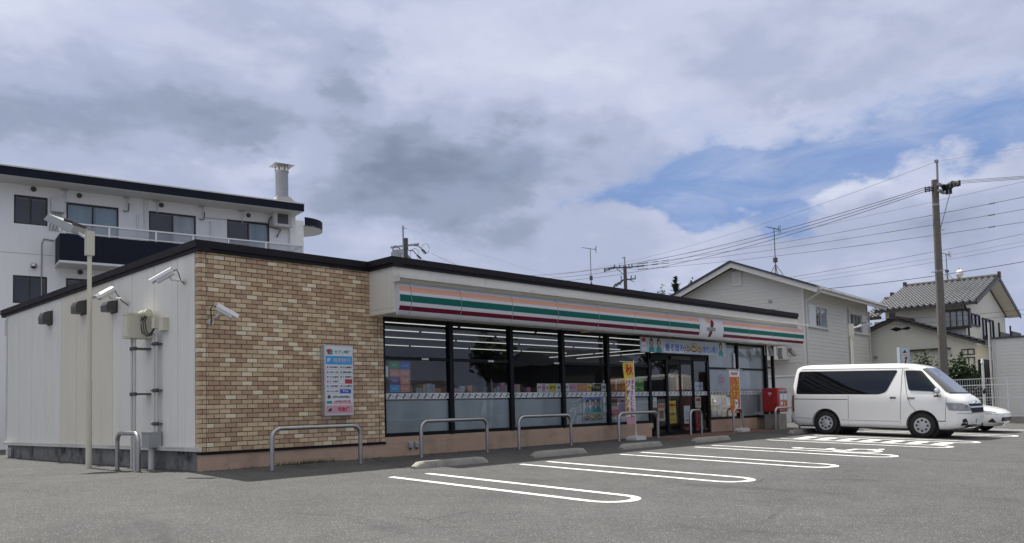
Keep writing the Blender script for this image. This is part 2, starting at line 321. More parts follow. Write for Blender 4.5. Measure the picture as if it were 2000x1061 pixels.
# ------------------------------------------------------------------ mesh builder
class MB:
    def __init__(s): s.v = []; s.f = []; s.mi = []; s.cur = 0
    def add(s, vs, fs):
        o = len(s.v); s.v += [tuple(p) for p in vs]; s.f += [tuple(i + o for i in q) for q in fs]; s.mi += [s.cur] * len(fs); return s
    def box(s, a, b, rz=0.0, piv=None):
        x0, x1 = sorted((a[0], b[0])); y0, y1 = sorted((a[1], b[1])); z0, z1 = sorted((a[2], b[2]))
        vs = [(x0, y0, z0), (x1, y0, z0), (x1, y1, z0), (x0, y1, z0), (x0, y0, z1), (x1, y0, z1), (x1, y1, z1), (x0, y1, z1)]
        return s.add(vs, [(0, 3, 2, 1), (4, 5, 6, 7), (0, 1, 5, 4), (1, 2, 6, 5), (2, 3, 7, 6), (3, 0, 4, 7)])
    def obox(s, mtx, sx, sy, sz):
        vs = [mtx @ Vector((x * sx / 2, y * sy / 2, z * sz / 2)) for x, y, z in ((-1, -1, -1), (1, -1, -1), (1, 1, -1), (-1, 1, -1), (-1, -1, 1), (1, -1, 1), (1, 1, 1), (-1, 1, 1))]
        return s.add(vs, [(0, 3, 2, 1), (4, 5, 6, 7), (0, 1, 5, 4), (1, 2, 6, 5), (2, 3, 7, 6), (3, 0, 4, 7)])
    def bar(s, p, q, wd, ht):
        p, q = Vector(p), Vector(q); d = q - p; L = d.length
        z = d.normalized(); up = Vector((0, 0, 1)) if abs(z.z) < .95 else Vector((1, 0, 0)); x = z.cross(up).normalized(); y = z.cross(x)
        m = Matrix(((x.x, y.x, z.x, 0), (x.y, y.y, z.y, 0), (x.z, y.z, z.z, 0), (0, 0, 0, 1))); m.translation = (p + q) / 2
        return s.obox(m, wd, ht, L)
    def cyl(s, p, q, r, r2=None, n=12, cap=True):
        return s.tube([p, q], [r, r if r2 is None else r2], n, cap)
    def tube(s, pts, rs, n=8, cap=True):
        pts = [Vector(p) for p in pts]
        if not isinstance(rs, (list, tuple)): rs = [rs] * len(pts)
        o = len(s.v); ref = None; rings = []
        for i, p in enumerate(pts):
            if i == 0: t = pts[1] - p
            elif i == len(pts) - 1: t = p - pts[-2]
            else: t = (pts[i + 1] - p).normalized() + (p - pts[i - 1]).normalized()
            t.normalize()
            if ref is None: ref = Vector((0, 0, 1)) if abs(t.z) < .9 else Vector((1, 0, 0))
            x = t.cross(ref).normalized(); y = x.cross(t).normalized(); ref = y
            rings.append([p + (x * math.cos(2 * math.pi * k / n) + y * math.sin(2 * math.pi * k / n)) * rs[i] for k in range(n)])
        vs = [v for rg in rings for v in rg]; fs = []
        for i in range(len(pts) - 1):
            for k in range(n):
                fs.append((i * n + k, (i + 1) * n + k, (i + 1) * n + (k + 1) % n, i * n + (k + 1) % n))
        if cap:
            fs.append(tuple(range(n))); fs.append(tuple((len(pts) - 1) * n + k for k in reversed(range(n))))
        return s.add(vs, fs)
    def lathe(s, prof, c=(0, 0, 0), axis='z', n=24):
        """prof: [(r, h)]"""
        vs = []; fs = []
        for r, h in prof:
            for k in range(n):
                a = 2 * math.pi * k / n; u, v = r * math.cos(a), r * math.sin(a)
                p = (u, v, h) if axis == 'z' else ((h, u, v) if axis == 'x' else (u, h, v))
                vs.append((p[0] + c[0], p[1] + c[1], p[2] + c[2]))
        for i in range(len(prof) - 1):
            for k in range(n): fs.append((i * n + k, i * n + (k + 1) % n, (i + 1) * n + (k + 1) % n, (i + 1) * n + k))
        fs.append(tuple(range(n))[::-1]); fs.append(tuple((len(prof) - 1) * n + k for k in range(n)))
        return s.add(vs, fs)
    def prism(s, poly, fn, d0, d1):
        """poly: 2-d outline; fn(u, v, d) -> point; extruded from depth d0 to d1"""
        n = len(poly)
        vs = [fn(u, v, d0) for u, v in poly] + [fn(u, v, d1) for u, v in poly]
        fs = [tuple(range(n)), tuple(range(2 * n - 1, n - 1, -1))] + [(i, i + n, (i + 1) % n + n, (i + 1) % n) for i in range(n)]
        return s.add(vs, fs)
    def sheet(s, pts): return s.add(pts, [tuple(range(len(pts)))])
    def build(s, name, mats, parent=None, smooth=None, loc=None):
        me = bpy.data.meshes.new(name); me.from_pydata(s.v, [], s.f)
        if not isinstance(mats, (list, tuple)): mats = [mats]
        for mt in mats: me.materials.append(M[mt] if isinstance(mt, str) else mt)
        if len(mats) > 1: me.polygons.foreach_set('material_index', s.mi)
        bm = bmesh.new(); bm.from_mesh(me); bmesh.ops.recalc_face_normals(bm, faces=bm.faces); bm.to_mesh(me); bm.free()
        if smooth is not None:
            for p in me.polygons: p.use_smooth = True
            me.set_sharp_from_angle(angle=R(smooth))
        me.update()
        return link(name, me, parent, loc)
    def build_each(s, name, mats, parent=None, smooth=None, merge=False):
        """every connected piece becomes an object of its own"""
        vs, fs = s.v, s.f
        if merge:
            key = {}; remap = []
            for v in vs: remap.append(key.setdefault(tuple(round(c, 4) for c in v), len(key)))
            vs = list(key); fs = [tuple(remap[i] for i in f) for f in fs]
        par = list(range(len(vs)))
        def find(i):
            while par[i] != i: par[i] = par[par[i]]; i = par[i]
            return i
        for f in fs:
            for i in f[1:]: par[find(i)] = find(f[0])
        groups = {}
        for f in fs: groups.setdefault(find(f[0]), []).append(f)
        out = []
        for gfs in groups.values():
            idx = {}; m_ = MB()
            for f in gfs:
                for i in f: idx.setdefault(i, len(idx))
            m_.add([vs[i] for i in idx], [tuple(idx[i] for i in f) for f in gfs]); out.append(m_.build(name, mats, parent, smooth))
        return out
def link(name, me, parent=None, loc=None):
    o = bpy.data.objects.new(name, me); col.objects.link(o)
    if parent is not None: o.parent = parent
    if loc is not None: o.location = loc
    return o
def thing(name, label, cat, loc=(0, 0, 0), rot=0.0, group=None):
    o = bpy.data.objects.new(name, None); col.objects.link(o); o.location = loc; o.empty_display_size = .2
    o.rotation_euler = (0, 0, rot) if not isinstance(rot, tuple) else rot
    o['label'] = label; o['category'] = cat
    if group: o['group'] = group
    return o
def tag(o, label, cat, group=None):
    o['label'] = label; o['category'] = cat
    if group: o['group'] = group
    return o
def struct(o, kind='structure'): o['kind'] = kind; return o
KIDS = {}
def copy_thing(root, loc=None, rot=None, label=None, group=None):
    r = root.copy(); col.objects.link(r)
    if loc is not None: r.location = loc
    if rot is not None: r.rotation_euler = (0, 0, rot)
    if label: r['label'] = label
    if group: r['group'] = group
    for ch in [o for o in col.objects if o.parent == root]:
        c = ch.copy(); col.objects.link(c); c.parent = r
        for g2 in [o for o in col.objects if o.parent == ch]:
            d = g2.copy(); col.objects.link(d); d.parent = c
    return r
def text_mesh(s, thick=0.0, res=2):
    cu = bpy.data.curves.new('lettering', 'FONT'); cu.body = s; cu.size = 1.0; cu.resolution_u = res; cu.offset = thick; cu.align_x = 'LEFT'
    ob = bpy.data.objects.new('lettering', cu); col.objects.link(ob)
    bpy.context.view_layer.update()
    dg = bpy.context.evaluated_depsgraph_get()
    me = bpy.data.meshes.new_from_object(ob.evaluated_get(dg))
    bpy.data.objects.remove(ob); bpy.data.curves.remove(cu)
    return me
def lettering(s, parent, matn, o, u, v, W=None, H=None, thick=.012, lift=.003, name='lettering', fit=True):
    """flat letters: lower-left corner o, unit directions u, v, inside W x H"""
    me = text_mesh(s, thick); o, u, v = Vector(o), Vector(u).normalized(), Vector(v).normalized(); nn = u.cross(v)
    xs = [p.co.x for p in me.vertices]; ys = [p.co.y for p in me.vertices]
    if not xs: return None
    x0, x1, y0, y1 = min(xs), max(xs), min(ys), max(ys)
    sx = (W / (x1 - x0)) if W else None; sy = (H / max(1e-6, y1 - y0)) if H else None
    if sx is None: sx = sy
    if sy is None: sy = sx
    for p in me.vertices:
        c = p.co.copy(); p.co = o + u * ((c.x - x0) * sx) + v * ((c.y - y0) * sy) + nn * lift
    me.materials.clear(); me.materials.append(M[matn])
    me.name = name
    return link(name, me, parent)
def vtext(s, parent, matn, o, u, v, cw, ch, thick=.02, lift=.004, pitch=None, name='lettering'):
    """characters stacked downward from o (upper-left)"""
    o, u, v = Vector(o), Vector(u).normalized(), Vector(v).normalized()
    pitch = pitch or ch * 1.12
    bmj = bmesh.new()
    for i, chx in enumerate(s):
        if chx == ' ': continue
        me = text_mesh(chx, thick); xs = [p.co.x for p in me.vertices]; ys = [p.co.y for p in me.vertices]
        if not xs: continue
        x0, x1, y0, y1 = min(xs), max(xs), min(ys), max(ys); sx = cw / max(.3, x1 - x0); sy = ch / max(.45, y1 - y0); nn = u.cross(v)
        base = o - v * (pitch * i + ch)
        for p in me.vertices: c = p.co.copy(); p.co = base + u * ((c.x - x0) * sx) + v * ((c.y - y0) * sy) + nn * lift
        bmj.from_mesh(me); bpy.data.meshes.remove(me)
    me = bpy.data.meshes.new(name); bmj.to_mesh(me); bmj.free(); me.materials.append(M[matn])
    return link(name, me, parent)
UX, UZ, UY = Vector((1, 0, 0)), Vector((0, 0, 1)), Vector((0, 1, 0))
def zg(x, y): return .0018 * min(max(x, -5), 30) + .036 * max(min(y, 0), -40)
# ================================================================== SETTING
b = MB()
xs = [-400, -60, -20, -5, 0, 10, 20, 30, 60, 400]; ys = [-400, -40, -20, -10, -4, 0, 6, 20, 60, 400]
for y in ys:
    for x in xs: b.v.append((x, y, zg(x, y)))
for j in range(len(ys) - 1):
    for i in range(len(xs) - 1):
        k = j * len(xs) + i; b.f.append((k, k + 1, k + 1 + len(xs), k + len(xs))); b.mi.append(0)
struct(b.build('asphalt_ground', 'asphalt'))

def flat(b, pts, lift=.004, sub=1):
    b.sheet([(x, y, zg(x, y) + lift) for x, y in pts])
def strip(b, p, q, wd, lift=.004):
    p, q = Vector(p), Vector(q); d = (q - p).normalized(); n = Vector((-d.y, d.x)) * wd / 2
    flat(b, [p - n, q - n, q + n, p + n], lift)
def u_line(x0, x1, ytop, yend, wd=.125, t0=None):
    b = MB(); r = (x1 - x0) / 2; xc = (x0 + x1) / 2
    o = wd / 2
    def seg(x, ya, yb, n=6):
        for i in range(n):
            a, c = ya + (yb - ya) * i / n, ya + (yb - ya) * (i + 1) / n
            flat(b, [(x - o, a), (x + o, a), (x + o, c), (x - o, c)])
    yc = yend + r
    seg(x0, ytop, yc); seg(x1, ytop if t0 is None else t0, yc)
    N = 14
    for i in range(N):
        a0, a1 = math.pi + math.pi * i / N, math.pi + math.pi * (i + 1) / N
        flat(b, [(xc + (r - o) * math.cos(a0), yc + (r - o) * math.sin(a0)), (xc + (r + o) * math.cos(a0), yc + (r + o) * math.sin(a0)),
                 (xc + (r + o) * math.cos(a1), yc + (r + o) * math.sin(a1)), (xc + (r - o) * math.cos(a1), yc + (r - o) * math.sin(a1))])
    return struct(b.build('parking_line', 'paint'))
for x0, x1 in ((1.66, 2.37), (4.53, 5.25), (7.48, 8.20), (10.28, 11.02), (13.72, 14.46), (15.80, 16.52), (19.35, 20.07), (22.9, 23.62)):
    u_line(x0, x1, -3.06, -7.42)
b = MB()
for i in range(7):
    y = -3.28 - .58 * i
    pts = [(14.62, y - .34), (14.62, y - .04), (15.62, y), (15.62, y - .30)]
    flat(b, pts)
struct(b.build('hatched_marking', 'paint'))
# wheelchair mark
b = MB(); sx, sy = 11.62, -6.15
def arc(cx, cy, r, wd, a0, a1, n=20):
    for i in range(n):
        t0, t1 = R(a0 + (a1 - a0) * i / n), R(a0 + (a1 - a0) * (i + 1) / n)
        flat(b, [(cx + (r - wd / 2) * math.cos(t0), cy + (r - wd / 2) * math.sin(t0)), (cx + (r + wd / 2) * math.cos(t0), cy + (r + wd / 2) * math.sin(t0)),
                 (cx + (r + wd / 2) * math.cos(t1), cy + (r + wd / 2) * math.sin(t1)), (cx + (r - wd / 2) * math.cos(t1), cy + (r - wd / 2) * math.sin(t1))])
arc(sx, sy - .12, .46, .13, 128, 352, 26)
strip(b, (sx - .08, sy + 1.0), (sx - .08, sy + .06), .15, .0042)
strip(b, (sx - .06, sy + .06), (sx + .46, sy + .06), .13, .0046)
strip(b, (sx + .42, sy + .1), (sx + .66, sy - .42), .13, .005)
strip(b, (sx + .60, sy - .42), (sx + .86, sy - .34), .11, .0054)
strip(b, (sx - .06, sy + .52), (sx + .36, sy + .52), .11, .0058)
flat(b, [(sx - .08 + .15 * math.cos(R(k * 24)), sy + 1.17 + .15 * math.sin(R(k * 24))) for k in range(15)], .0044)
struct(b.build('wheelchair_marking', 'paint'))
b = MB()
for i in range(14):
    for j in range(2):
        x = 12.55 + i * .42; y = -.92 + j * .44
        b.box((x, y, zg(x, y) - .02), (x + .412, y + .432, zg(x, y) + .014))
struct(b.build('porch_tiles', 'tile_red'))
# raised kerb under the side fence
b = MB(); b.box((28.65, -9.5, -.5), (28.9, 6, .10)); struct(b.build('boundary_kerb', 'conc'))

# ================================================================== THE SHOP
store = thing('convenience_store', 'low convenience store with brick end wall, striped canopy sign and dark glazed front', 'shop')
WX = 19.64; WY = 11.3
# side wall panels
seams = [11.3, 10.23, 9.19, 8.1, 7.03, 5.98, 5.04, 3.86, 2.86, 1.82, .81, .125]
for a, c in zip(seams[:-1], seams[1:]):
    b = MB(); b.box((0.0, c + .007, .402), (.05, a - .007, 3.74))
    b.box((-.0015, c + (a - c) * .5 - .004, .41), (.001, c + (a - c) * .5 + .004, 3.73))
    b.build('wall_panel', 'panel_cream' if 3.8 < c < 7.0 else 'panel', store)
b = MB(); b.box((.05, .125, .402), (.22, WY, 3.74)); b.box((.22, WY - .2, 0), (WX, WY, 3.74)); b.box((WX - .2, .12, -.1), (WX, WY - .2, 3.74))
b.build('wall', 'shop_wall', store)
b = MB(); b.box((-.065, -.005, .335), (.05, WY + .05, .402)); b.box((-.075, -.012, .385), (-.02, WY + .05, .408))
b.build('wall_ledge', 'trim', store)
b = MB(); b.box((.03, .12, -.3), (.2, WY, .335)); b.build('foundation', 'conc_dark', store)
b = MB(); b.box((-.02, WY - .02, .4), (.06, WY + .06, 3.72)); b.box((-.04, WY + .05, 3.2), (.02, WY + .12, 3.62)); b.build('corner_trim', 'trim', store)
# brick wall
bw = MB(); bw.box((.012, .016, .30), (3.785, .12, 3.74))
bw = bw.build('brick_wall', 'mortar', store)
kinds = ['brick_brown', 'brick_tan', 'brick_sand', 'brick_pale', 'brick_tan', 'brick_sand']
wts = [.36, .28, .18, .10, .05, .03]
def brick_box(b, x0, x1, z0, z1, y0=0.0, y1=.03, side=False):
    c = .004
    vs = [(x0, y1, z0), (x1, y1, z0), (x1, y1, z1), (x0, y1, z1), (x0, y0 + c, z0), (x1, y0 + c, z0), (x1, y0 + c, z1), (x0, y0 + c, z1),
          (x0 + c, y0, z0 + c), (x1 - c, y0, z0 + c), (x1 - c, y0, z1 - c), (x0 + c, y0, z1 - c)]
    b.add(vs, [(0, 1, 5, 4), (1, 2, 6, 5), (2, 3, 7, 6), (3, 0, 4, 7), (4, 5, 9, 8), (5, 6, 10, 9), (6, 7, 11, 10), (7, 4, 8, 11), (8, 9, 10, 11)])
cells = []
P_, C_, G_ = .2005, .0802, .0105
nrow = 43; z0 = .318
for r in range(nrow):
    za = z0 + r * C_; zb = za + C_ - G_
    odd = r % 2
    # left corner quoin
    if odd == 0: cells += [(0, .060, za, zb, 1), (.068, .1325, za, zb, 0)]
    else: cells += [(0, .1325, za, zb, 1)]
    x = .1415
    first = .030 if odd == 0 else .130
    cells.append((x, x + first - G_ + .003, za, zb, 0)); x += first
    while x + P_ < 3.655:
        cells.append((x, x + P_ - G_, za, zb, 0)); x += P_
    if 3.655 - x > .025: cells.append((x, 3.652, za, zb, 0))
    if odd == 0: cells += [(3.664, 3.715, za, zb, 0), (3.722, 3.79, za, zb, 0)]
    else: cells += [(3.664, 3.79, za, zb, 0)]
cells.sort(key=lambda c: (((c[0] + c[1]) / 2 + 6.13) ** 2 + 13.6 ** 2 + ((c[2] + c[3]) / 2 - .89) ** 2) - 60 * (c[1] - c[0] > .18))
rest = {}
mesh_cache = {}
for i, (x0, x1, za, zb, cn) in enumerate(cells):
    kd = random.choices(range(6), wts)[0]
    jut = random.choice((0, .0, .002, .004, .006))
    if i < 298:
        key = (round(x1 - x0, 3), kd, cn)
        if key not in mesh_cache:
            bb = MB(); brick_box(bb, 0, x1 - x0, 0, zb - za, 0, .112 if cn else .03)
            o = bb.build('brick', kinds[kd], bw); mesh_cache[key] = o.data
        else: o = link('brick', mesh_cache[key], bw)
        o.location = (x0, -jut, za)
    else:
        if kd not in rest: rest[kd] = MB()
        brick_box(rest[kd], x0, x1, za, zb, -jut, .112 if cn else .03)
allr = MB()
for kd, rb in rest.items(): allr.cur = kd; allr.add(rb.v, rb.f)
o = allr.build('bricks', kinds, bw); o['kind'] = 'stuff'
b = MB(); b.box((.012, -.022, .272), (3.80, .11, .312)); b.build('base_strip', 'frame', store)
b = MB(); b.box((.03, .0, -.3), (12.97, .12, .272)); b.box((3.79, -.004, .272), (12.97, .1, .405)); b.box((12.90, .1, -.2), (12.97, .5, .40))
b.box((16.03, -.004, -.3), (18.86, .12, .405)); b.box((16.03, .1, -.2), (16.1, .5, .40)); b.box((18.86, .06, -.3), (WX, .16, .405))
b.build('plinth', 'plinth', store)
# copings: side, brick front, canopy
b = MB()
def coping(b, p, q, out):     # stepped metal edge between p and q, out = outward direction
    (x0, y0), (x1, y1) = p, q
    ox, oy = out
    b.box((min(x0, x1) - (.07 if ox < 0 else 0), min(y0, y1) - (.07 if oy < 0 else 0), 3.775), (max(x0, x1) + (.07 if ox > 0 else 0), max(y0, y1), 3.90))
    b.box((min(x0, x1) - (.04 if ox < 0 else 0), min(y0, y1) - (.04 if oy < 0 else 0), 3.71), (max(x0, x1) + (.04 if ox > 0 else 0), max(y0, y1), 3.777))
coping(b, (0, -.07), (.2, 11.75), (-1, 0)); coping(b, (.2, 0), (3.46, .2), (0, -1))
coping(b, (3.46, -.87), (3.66, .2), (-1, 0)); coping(b, (3.66, -.80), (20.45, -.6), (0, -1)); coping(b, (20.25, -.6), (20.45, 2), (1, 0))
b.build('roof_coping', 'coping', store)
b = MB(); b.box((.2, .2, 3.6), (WX, WY, 3.735)); b.box((3.66, -.6, 3.6), (20.25, .2, 3.735)); b.box((WX, .2, 3.6), (20.25, 2, 3.735)); b.build('roof', 'dgrey', store)
# canopy box
cp = MB()
cp.box((3.47, -.80, 2.92), (3.56, .0, 3.71))
pan = [3.56, 5.9, 8.4, 10.9, 13.4, 15.9, 18.4, 20.44]
for i in range(len(pan) - 1): cp.box((pan[i] + .004, -.80, 2.92), (pan[i + 1] - .004, -.74, 3.71))
cp.box((20.38, -.74, 2.92), (20.44, 2, 3.71))
canopy = cp.build('canopy', 'fascia', store)
b = MB(); b.box((3.465, -.806, 2.825), (20.445, -.70, 2.915)); b.box((3.465, -.70, 2.825), (3.56, .0, 2.915)); b.box((20.36, -.70, 2.825), (20.445, 2, 2.915)); b.build('canopy_edge', 'fascia', canopy)
b = MB(); b.box((3.56, -.70, 2.84), (20.36, .1, 2.90)); b.box((WX + .02, .1, 2.84), (20.36, 2, 2.90)); b.build('soffit', 'fascia', canopy)
b = MB(); b.box((3.47, -.985, 3.495), (20.95, -.8, 3.53)); b.box((3.465, -1.0, 3.478), (20.95, -.984, 3.54)); b.box((3.455, -.99, 3.405), (3.475, -.8, 3.535)); b.build('rain_ledge', 'trim', canopy)
b = MB(); b.cyl((9.7, -.35, 2.85), (9.7, -.35, 2.77), .13, .12, 16); b.build('soffit_lamp', 'p_beige', canopy)
# curved illuminated sign in sections
SEAM = [3.51, 3.80, 5.09, 6.58, 8.07, 9.56, 11.05, 12.58, 14.10, 15.40, 16.91, 18.41, 19.99, 20.66]
ZT, ZB = 3.425, 2.775
def sy_(z):
    t = (z - ZB) / (ZT - ZB); return -.812 - .118 * max(0, 1 - abs(2 * t - 1) ** 2.2) ** .75
def curved(b, x0, x1, za, zb, off, n=8, end=False):
    zz = [za + (zb - za) * k / n for k in range(n + 1)]
    for k in range(n):
        a, c = zz[k], zz[k + 1]
        b.sheet([(x0, sy_(a) - off, a), (x1, sy_(a) - off, a), (x1, sy_(c) - off, c), (x0, sy_(c) - off, c)])
BANDS = (('orange_stripe', 'orange', 3.236, 3.328), ('green_stripe', 'green', 3.030, 3.164), ('red_stripe', 'red', 2.863, 2.950))
for i in range(len(SEAM) - 1):
    x0, x1 = SEAM[i] + .008, SEAM[i + 1] - .008
    b = MB(); curved(b, x0, x1, ZB, ZT, 0, 20)
    for x in (x0, x1):
        zz = [ZB + (ZT - ZB) * k / 20 for k in range(21)]
        b.sheet([(x, -.80, ZB)] + [(x, sy_(z), z) for z in zz] + [(x, -.80, ZT)])
    b.sheet([(x0, -.80, ZB), (x1, -.80, ZB), (x1, sy_(ZB), ZB), (x0, sy_(ZB), ZB)]); b.sheet([(x0, -.80, ZT), (x1, -.80, ZT), (x1, sy_(ZT), ZT), (x0, sy_(ZT), ZT)])
    sp = b.build('sign_panel', 'sign_white', store, smooth=40)
    if i != 8:
        for nm, mt, a, c in BANDS:
            b = MB(); curved(b, x0, x1, a, c, .003); b.build(nm, mt, sp, smooth=40)
    else:
        def P2(u, v, d): return (u, sy_(v) - d, v)
        def flat_on(poly, mt, nm, off):
            bm = bmesh.new(); bm.faces.new([bm.verts.new((u, v, 0)) for u, v in poly]); z = ZB
            while z < ZT: bmesh.ops.bisect_plane(bm, geom=bm.verts[:] + bm.edges[:] + bm.faces[:], plane_co=Vector((0, z, 0)), plane_no=Vector((0, 1, 0))); z += .02
            b = MB(); ix = {v: i for i, v in enumerate(bm.verts)}; b.add([P2(v.co.x, v.co.y, off) for v in bm.verts], [tuple(ix[v] for v in f_.verts) for f_ in bm.faces]); bm.free(); return b.build(nm, mt, sp)
        flat_on([(14.474, 3.372), (14.80, 3.372), (14.70, 3.271), (14.678, 3.232), (14.49, 3.244)], 'orange', 'emblem_bar', .003)
        flat_on([(14.832, 3.36), (14.885, 3.244), (14.83, 3.17), (14.815, 3.11), (14.665, 3.11), (14.675, 3.19), (14.715, 3.286)], 'red', 'emblem_numeral', .005)
        flat_on([(14.63, 3.0), (14.775, 3.0), (14.735, 2.835), (14.585, 2.835)], 'red', 'emblem_numeral', .005)
        flat_on([(14.485, 3.012), (14.925, 3.012), (14.925, 3.098), (14.485, 3.098)], 'green', 'emblem_band', .008)
        lettering('ELEVEn', sp, 'sign_white', (14.51, sy_(3.05) - .012, 3.028), UX, UZ, .39, .055, .015)
# shop front
def rect_(b, x0, z0, x1, z1, y): b.sheet([(x0, y, z0), (x1, y, z0), (x1, y, z1), (x0, y, z1)])
MUL = [3.79, 5.565, 7.41, 9.22, 11.02, 12.90]
def window(x0, x1, z0=.405, zt=2.0, z1=2.76, film=(.47, 1.13), band=True, last=False):
    f = MB()
    f.box((x0, .0, z0), (x1, .11, z0 + .075)); f.box((x0, .0, z1), (x1, .11, z1 + .09)); f.box((x0, .01, zt - .03), (x1, .10, zt + .035))
    f.box((x0, .0, z0 + .075), (x0 + .045, .11, z1)); f.box((x1 - .045, .0, z0 + .075), (x1, .11, z1))
    fr = f.build('window', 'frame', store)
    b = MB(); rect_(b, x0 + .045, z0 + .075, x1 - .045, zt - .03, .033); b.build('pane', 'glass', fr)
    b = MB(); rect_(b, x0 + .045, zt + .035, x1 - .045, z1, .033); b.build('pane', 'glass', fr)
    if film:
        b = MB(); b.sheet([(x0 + .05, .0615, film[0]), (x1 - .05, .0615, film[0]), (x1 - .05, .0615, film[1]), (x0 + .05, .0615, film[1])]); b.build('frosted_film', 'film', fr)
    if band: sticker_band(fr, x0 + .05, x1 - .05)
    return fr
def sticker_band(fr, x0, x1, y=.0305):
    b = MB(); b.sheet([(x0, y, 1.165), (x1, y, 1.165), (x1, y, 1.285), (x0, y, 1.285)]); b.build('sticker_band', 'band', fr)
    b = MB(); n = max(2, int((x1 - x0) / .178)); s = (x1 - x0) / n
    for k in range(n):
        x = x0 + (k + .5) * s
        b.sheet([(x - .05, y - .002, 1.185), (x - .005, y - .002, 1.18), (x + .022, y - .002, 1.225), (x - .01, y - .002, 1.225)])
        b.sheet([(x + .01, y - .003, 1.225), (x + .03, y - .003, 1.225), (x + .058, y - .003, 1.262), (x - .005, y - .003, 1.268)])
        b.sheet([(x + .07, y - .002, 1.219), (x + .115, y - .002, 1.219), (x + .115, y - .002, 1.229), (x + .07, y - .002, 1.229)])
    b.build('sticker_mark', 'ink', fr)
for a, c in zip(MUL[:-1], MUL[1:]): window(a, c)
for a, c in ((15.98, 17.74), (17.74, 19.60)):
    fr = window(a, c, film=None)
    for za, zb_ in ((.48, 1.97), (2.035, 2.76)):
        b = MB(); rect_(b, a + .05, za, c - .05, zb_, .0615); b.build('screen_film', 'screen', fr)
for x in MUL[1:-1]:
    b = MB(); b.box((x - .055, -.03, .41), (x + .055, .0, 2.85)); b.build('mullion', 'frame', store)
b = MB(); b.box((17.70, -.03, .41), (17.78, .0, 2.84)); b.build('mullion', 'frame', store)
b = MB(); b.box((19.55, -.05, 0), (19.66, .11, 2.84)); b.box((20.12, -.02, 0), (20.21, .07, 2.84)); b.box((19.66, .0, 2.05), (20.12, .03, 2.1)); b.box((19.66, .0, 1.2), (20.12, .03, 1.24)); b.build_each('corner_post', 'frame', store)
b = MB(); b.box((19.86, .1, .05), (19.95, .16, 2.84)); b.build_each('downpipe', 'dgrey', store)
for x in (4.77, 6.67, 8.9):
    b = MB(); b.box((x, -.012, 1.982), (x + .17, .011, 2.02)); b.build('frame_label', 'offwhite', store)
# entrance
ez = 2.20
b = MB(); b.box((12.90, .0, ez), (15.98, .14, 2.36)); b.box((12.90, .0, 2.76), (15.98, .11, 2.85)); b.box((12.90, .0, .0), (12.97, .11, 2.76)); b.box((15.90, .0, .0), (15.98, .11, 2.76))
b.box((13.70, .0, .03), (13.77, .11, ez)); b.box((15.10, .0, .03), (15.17, .11, ez)); b.box((12.97, .02, .03), (13.70, .1, .12)); b.box((15.17, .02, .03), (15.90, .1, .12))
en = b.build('entrance_frame', 'frame', store)
b = MB(); b.box((13.9, -.05, 2.22), (14.9, .0, 2.32)); b.build('door_sensor', 'black', en)
for a, c in ((12.97, 13.70), (15.17, 15.90)):
    b = MB(); rect_(b, a, .12, c, ez, .033); b.build('pane', 'glass', en)
b = MB(); rect_(b, 12.97, 2.36, 15.90, 2.76, .033); b.build('pane', 'glass', en)
for a, c in ((13.77, 14.425), (14.445, 15.10)):
    b = MB(); b.box((a, .02, .03), (c, .07, .14)); b.box((a, .02, 2.08), (c, .07, ez)); b.box((a, .02, .14), (a + .055, .07, 2.08)); b.box((c - .055, .02, .14), (c, .07, 2.08))
    dr = b.build('sliding_door', 'frame', store)
    b = MB(); rect_(b, a + .055, .14, c - .055, 2.08, .026); b.build('pane', 'glass', dr)
    sticker_band(dr, a + .06, c - .06, .0245)
for a, c in ((12.98, 13.69), (15.18, 15.89)): sticker_band(en, a, c)
# inside
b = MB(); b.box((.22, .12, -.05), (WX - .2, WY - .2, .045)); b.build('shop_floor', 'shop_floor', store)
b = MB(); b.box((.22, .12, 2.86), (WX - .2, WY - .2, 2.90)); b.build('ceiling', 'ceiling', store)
tubes = [((3.9, .75), (16.8, .75)), ((3.9, 2.1), (16.5, 2.1)), ((3.9, 3.6), (16.3, 3.6)), ((6.5, 5.6), (15.8, 5.6)), ((17.0, .9), (17.0, 7.6)), ((18.6, .9), (18.6, 7.6))]
for p, q in tubes:
    L = math.dist(p, q); n = max(1, round(L / 2.4)); b0 = Vector((*p, 2.83)); b1 = Vector((*q, 2.83))
    for k in range(n):
        a, c = b0.lerp(b1, (k + .02) / n), b0.lerp(b1, (k + .98) / n)
        b = MB(); b.bar(a, c, .018, .018); b.build('ceiling_light', 'tube', store)

# goods shelves inside
PROD = ['p_coral', 'grey', 'p_pale', 'p_beige', 'paper', 'p_brown', 'p_pale', 'p_brown', 'p_pink', 'dgrey']
def shelf(x0, x1, y, h, label, nl=4, d=.45):
    t = thing('goods_shelf', label, 'shelf', ((x0 + x1) / 2, y, .045), 0, 'goods shelves inside the shop'); L = x1 - x0
    b = MB(); b.box((-L / 2, d / 2 - .02, 0), (L / 2, d / 2, h)); b.build('back_panel', 'offwhite', t)
    pr = MB()
    for k in range(nl):
        z = .12 + (h - .25) * k / (nl - 1) if nl > 1 else .1
        b = MB(); b.box((-L / 2, -d / 2, z), (L / 2, d / 2 - .02, z + .025)); b.build('shelf_board', 'offwhite', t)
        x = -L / 2 + .03
        while x < L / 2 - .15:
            wd = .07 + .14 * rnd(); hh = .10 + .14 * rnd(); pr.cur = random.randrange(10)
            if rnd() > .08: pr.box((x, -d / 2 + .03, z + .025), (x + wd, d / 2 - .06, z + .025 + hh))
            x += wd + .012
    o = pr.build('goods', PROD, t); o['kind'] = 'stuff'
shelf(4.1, 9.1, .62, 1.36, 'long low magazine shelf standing inside along the front windows', 3, .4)
shelf(4.2, 8.2, 2.9, 1.35, 'goods shelf in the aisle behind the magazine shelf')
